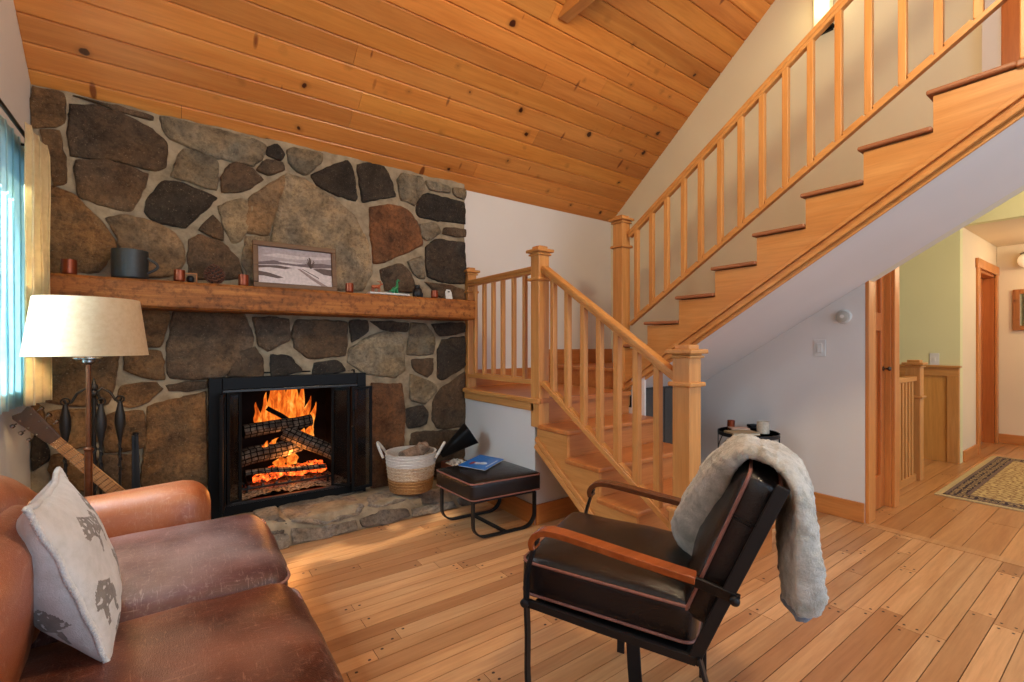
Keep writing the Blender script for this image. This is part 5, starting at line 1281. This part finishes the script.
t = MB(); t.loop_tube([tc_+V((math.cos(2*math.pi*k/40)*.200, math.sin(2*math.pi*k/40)*.200, .12)) for k in range(40)], .005, 6); t.out('lower_ring', M['black'], o, smooth=60)
def tp(u, v): p = onz(u, v, TZ); return p
p = tp(731, 429); p.z = TZ-.003; candle(0, 'copper glass candle on the small round table', pos=p, r=.027, h=.070)
p = tp(763, 433); p.z = TZ-.003; o = thing('cup', 'small off-white ceramic cup on the small round table', 'cup', p)
t = MB(); t.lathe([(.036,0),(.041,.004),(.041,.088),(.037,.088),(.035,.01),(.002,.008)], p, 32); t.out('bowl', plain('stoneware', (206,194,174), .5), o, smooth=50)
t = MB(); t.lathe([(.034,.0),(.034,.0015)], p-V((0,0,.0008)), 24); t.out('foot', plain('stoneware_foot', (176,160,138), .7), o)
def book(u, v, du, label, c, sx, sy, h, rot, z):
    p = tp(u, v); p.z = z; o = thing('book', label, 'book', p, 'books on the round table')
    a = V((math.cos(rot), math.sin(rot), 0)); b = V((-a.y, a.x, 0))
    t = MB(); t.obox(p+UP*h/2, a*(sx/2-.003), b*(sy/2-.003), UP*(h/2-.0015)); t.out('pages', plain('pages', (220,206,178), .8), o)
    t = MB(); t.obox(p+UP*.0008, a*sx/2, b*sy/2, UP*.0008); t.obox(p+UP*(h-.0008), a*sx/2, b*sy/2, UP*.0008); t.obox(p-a*(sx/2)+UP*h/2, a*.001, b*sy/2, UP*h/2); t.out('cover', plain('cover_'+label[:6], c, .5), o)
book(742, 433.5, 0, 'pale tan book lying at the bottom of the pile on the round table', (176,146,104), .20, .13, .016, -.55, TZ-.003)
book(739, 430.5, 0, 'thin pinkish booklet lying on the tan book on the round table', (214,170,146), .13, .09, .008, -.75, TZ+.0135)
p = tp(755, 427); p.z = TZ-.003; o = thing('eyeglass_case', 'black flat case lying beside the cup on the round table', 'case', p)
t = MB(); t.rbox(p+V((0,0,.013)), (.8,-.6,0), (.6,.8,0), UP, (.055,.028,.012), .010, 6); t.out('shell', M['blacksteel'], o, smooth=180)
t = MB(); t.tube([p+V((.03,-.055,.013)), p+V((.045,-.035,.013))], .002, 6); t.out('hinge', M['steel'], o)

# ------------------------------------------------------------------ sofa
M['sofa_welt'] = leather('welt_leather', [(120,84,76), (150,108,98), (168,124,112), (200,170,160)], .22, False)  # lighter than the cushions: the highlight along the welts is put into the colour
so = thing('sofa', 'worn brown leather club sofa along the left wall', 'sofa', (-.2, 1.3, 0))
t = MB(); t.rbox((-.16,1.28,.19), (1,0,0), (0,1,0), UP, (.40,1.24,.10), .03, 8); t.out('frame', M['sofa_dark'], so, smooth=180)
for (y0, y1, m) in ((1.615,2.315,'sofa_dark'), (.905,1.605,'sofa'), (.195,.895,'sofa')):
    c = V((-.046,(y0+y1)/2,.362)); hx, hy = .352, (y1-y0)/2
    def cf(p, s=y0): return p + V((-.02*max(0, abs(p.y)/hy-.55)*(1 if p.x > .2 else 0)*3, 0, .007*noise.noise(V((p.x*7+s,p.y*7,2))) + .003*noise.noise(V((p.x*22+s,p.y*22,2)))))
    t = MB(); t.rbox(c, (1,0,0), (0,1,0), UP, (hx, hy, .088), .062, 15, .030, cf); cu = t.out('seat_cushion', M[m], so, smooth=180)
    t = MB(); welt(t, c, V((1,0,0)), V((0,1,0)), UP, hx-.012, hy-.004, .048, .07, .0055); t.out('welt', M['sofa_welt'], cu, smooth=180)
def backf(p):
    y = p.y; k = max(0, min(1, (y-.20)/.95)); k = k*k*(3-2*k)
    if p.z > 0: p.z *= 1 - .82*k
    p.x += .05*max(0, p.z)*-1 + (.03*(1-k) if p.z > .1 else 0)
    return p
t = MB(); t.rbox((-.452,1.28,.50), (1,0,0), (0,1,0), UP, (.135,1.22,.40), .115, 17, 0, backf); t.out('back', M['sofa_orange'], so, smooth=180)
for y in (.55, 1.25, 1.93):
    def bf(p, y=y):
        k = max(0, min(1, (y+p.y-1.42)/.85)); k = k*k*(3-2*k)
        if p.x > 0: p.x *= 1-.80*k
        return p
    t = MB(); t.rbox((-.355,y,.60), (.12,0,1), (0,1,0), (1,0,-.12), (.22,.345,.085), .075, 11, .02, bf); t.out('back_cushion', M['sofa_orange'], so, smooth=180)
def armf(p):
    f = (p.x+.345)/.69
    if p.z > 0: p.z += .055*max(0, f-.45)**1.3 + .012*math.sin(f*3)
    k = max(0, f-.7)/.3; p.y *= 1 + .16*k
    return p
t = MB(); t.rbox((-.235,2.425,.33), (1,0,0), (0,1,0), UP, (.345,.115,.235), .105, 15, 0, armf); t.out('arm', M['sofa_orange'], so, smooth=180)
t = MB(); t.rbox((-.235,.075,.33), (1,0,0), (0,1,0), UP, (.345,.115,.235), .105, 15, 0, lambda p: V((p.x, p.y, p.z))); t.out('arm', M['sofa_orange'], so, smooth=180)
for x in (-.50, .18):
    for y in (.12, 2.44):
        t = MB(); t.lathe([(.018,0),(.028,.05),(.030,.10)], (x,y,0), 16); t.out('leg', M['black'], so, smooth=60)

# ------------------------------------------------------------------ pillow
A, B, D, C_ = V((-.243,1.285,.850)), V((-.262,1.70,.842)), V((-.122,1.35,.452)), V((-.155,1.765,.463))
pn = (B-A).cross(D-A).normalized(); pn = pn if pn.x > 0 else -pn
pil = thing('throw_pillow', 'off-white throw pillow with grey animal prints leaning on the sofa back', 'pillow', (A+B+C_+D)/4)
def PP(s, q, side):
    e = lambda x: 1 - abs(2*x-1)**2.2
    pin = .045*(1-(2*q-1)**2)*(2*s-1); pin2 = .045*(1-(2*s-1)**2)*(2*q-1)
    s_, q_ = s - pin, q - pin2
    p = (A*(1-s_) + B*s_)*(1-q_) + (D*(1-s_) + C_*s_)*q_
    return p + pn*side*((.055 if side > 0 else .115)*(max(0, e(s)*e(q))**.62)) + pn*.006*noise.noise(V((s*5,q*5,side)))
shapes = [  # grey animal silhouettes in pillow coordinates (s across, q down)
 [(.30,.22),(.36,.16),(.46,.20),(.60,.24),(.68,.20),(.72,.27),(.66,.32),(.66,.46),(.62,.46),(.60,.36),(.48,.36),(.47,.48),(.43,.48),(.42,.36),(.36,.32),(.27,.33),(.24,.29)],
 [(.58,.58),(.66,.54),(.74,.58),(.86,.60),(.93,.56),(.95,.62),(.92,.70),(.93,.86),(.89,.86),(.87,.74),(.78,.74),(.79,.88),(.75,.88),(.72,.74),(.64,.76),(.56,.82),(.52,.78),(.58,.70)],
 [(.10,.60),(.16,.56),(.24,.60),(.30,.62),(.32,.70),(.30,.84),(.27,.84),(.26,.74),(.18,.74),(.17,.84),(.13,.84),(.12,.72),(.06,.70)],
 [(.78,.14),(.84,.10),(.92,.16),(.95,.26),(.92,.38),(.89,.38),(.88,.28),(.82,.28),(.81,.38),(.78,.38),(.77,.24),(.73,.22)],
 [(.22,.92),(.30,.88),(.42,.90),(.44,.95),(.34,.97),(.24,.97)]]
def inside(x, y, pg):
    r = False
    for (x1,y1), (x2,y2) in zip(pg, pg[1:]+pg[:1]):
        if (y1 > y) != (y2 > y) and x < (x2-x1)*(y-y1)/(y2-y1)+x1: r = not r
    return r
mb = MB(); N = 150; gr = {}
for side in (1, -1):
    for i in range(N+1):
        for j in range(N+1):
            if side == -1 and (i in (0,N) or j in (0,N)): gr[side,i,j] = gr[1,i,j]
            else: gr[side,i,j] = mb.bm.verts.new(PP(i/N, j/N, side))
for side in (1, -1):
    for i in range(N):
        for j in range(N):
            s, q = (i+.5)/N, (j+.5)/N
            mb.mi = 1 if any(inside(s*1.18+.02, q*1.05-.02, pg) for pg in shapes) and noise.noise(V((s*40,q*40,side))) > -.32 else 0
            f = mb.bm.faces.new([gr[side,i,j], gr[side,i+1,j], gr[side,i+1,j+1], gr[side,i,j+1]]); mb._faces([f])
M['pillow'] = cloth('pillow_cloth', (216,212,206), (202,198,190), 260, .4, .9, .3); M['pillow_grey'] = cloth('pillow_print', (140,131,120), (116,108,98), 200, .4, .9, .2)
mb.out('cover', [M['pillow'], M['pillow_grey']], pil, smooth=180)
edge = [PP(k/60,0,0) for k in range(60)] + [PP(1,k/60,0) for k in range(60)] + [PP(1-k/60,1,0) for k in range(60)] + [PP(0,1-k/60,0) for k in range(60)]
t = MB(); m = len(edge); twist = []
for ph in (0, math.pi):
    pts = []
    for i in range(m*3):
        f = i/3; a = edge[int(f) % m]; b = edge[(int(f)+1) % m]; p = vm(a, b, f-int(f)); d = (b-a).normalized(); e2 = d.cross(pn)
        an = i*1.05 + ph; pts.append(p + pn*.0032*math.cos(an) + e2*.0032*math.sin(an))
    t.loop_tube(pts, .0042, 6)
t.out('braided_trim', M['pillow'], pil, smooth=180)

# ------------------------------------------------------------------ light
def light(name, typ, loc, energy, color, size=.1, rot=None, sy=None, spread=None):
    l = bpy.data.lights.new(name, typ); l.energy = energy; l.color = color
    if typ == 'AREA':
        l.size = size
        if sy: l.shape = 'RECTANGLE'; l.size_y = sy
        if spread: l.spread = spread
    elif typ == 'SUN': l.angle = size
    else: l.shadow_soft_size = size
    o = bpy.data.objects.new(name, l); col.objects.link(o); o.location = loc
    if rot: o.rotation_euler = rot
    return o
def aim(o, at): o.rotation_euler = (V(at)-o.location).to_track_quat('-Z', 'Y').to_euler()
WARM, COOL = (1, .81, .53), (.66, .81, 1)
o = light('assumed_rear_daylight', 'AREA', (1.6, -2.3, 1.5), 62, COOL, 3.4, None, 2.0); aim(o, (1.6, 3, 1.0))  # cool area light added at the open rear as assumed daylight; no windows there
o = light('unseen_ceiling_light', 'POINT', (1.5, .3, 3.1), 118, WARM, .18)  # unseen warm light added overhead to light the ceiling; there is no fan
o = light('daylight_left_window', 'AREA', (XL-.25, 2.3, 1.5), 55, (.64,.83,1), 1.1, None, .95, 1.9); aim(o, (XL+1.0, 2.3, .25))
o = light('sun', 'SUN', (-3, 2, 4), 4, (1,.88,.68), .03); o.rotation_euler = V((1.7,.3,-1.5)).to_track_quat('-Z', 'Y').to_euler()
light('lamp_bulb', 'POINT', (lx, ly, 1.22), 27, (1,.66,.32), .04)
light('sconce_bulb', 'POINT', (3.5, 1.35, 3.5), 2, (1,.80,.5), .08)
light('assumed_hall_light', 'POINT', (5.2, -.2, 2.3), 48, (1,.80,.50), .15)  # assumed warm hall light, added unseen and without a fixture
light('assumed_alcove_light', 'POINT', (7.3, .2, 2.1), 22, (1,.78,.5), .12)  # assumed unseen light added for the alcove, separate from the globe sconce
light('fire_glow', 'POINT', (.62, 3.46, .42), 6, (1,.36,.08), .06)
w = bpy.data.worlds.new('sky'); scene.world = w; w.use_nodes = True
bg = w.node_tree.nodes['Background']; bg.inputs['Color'].default_value = (.46,.70,1,1); bg.inputs['Strength'].default_value = .9
scene.view_settings.view_transform = 'Standard'; scene.view_settings.look = 'None'; scene.view_settings.gamma = 1; scene.view_settings.exposure = 0
scene.view_settings.use_curve_mapping = False
scene.cycles.use_denoising = True; scene.cycles.max_bounces = 8; scene.cycles.sample_clamp_indirect = 6; scene.cycles.caustics_reflective = False; scene.cycles.caustics_refractive = False
scene.cycles.transparent_max_bounces = 12
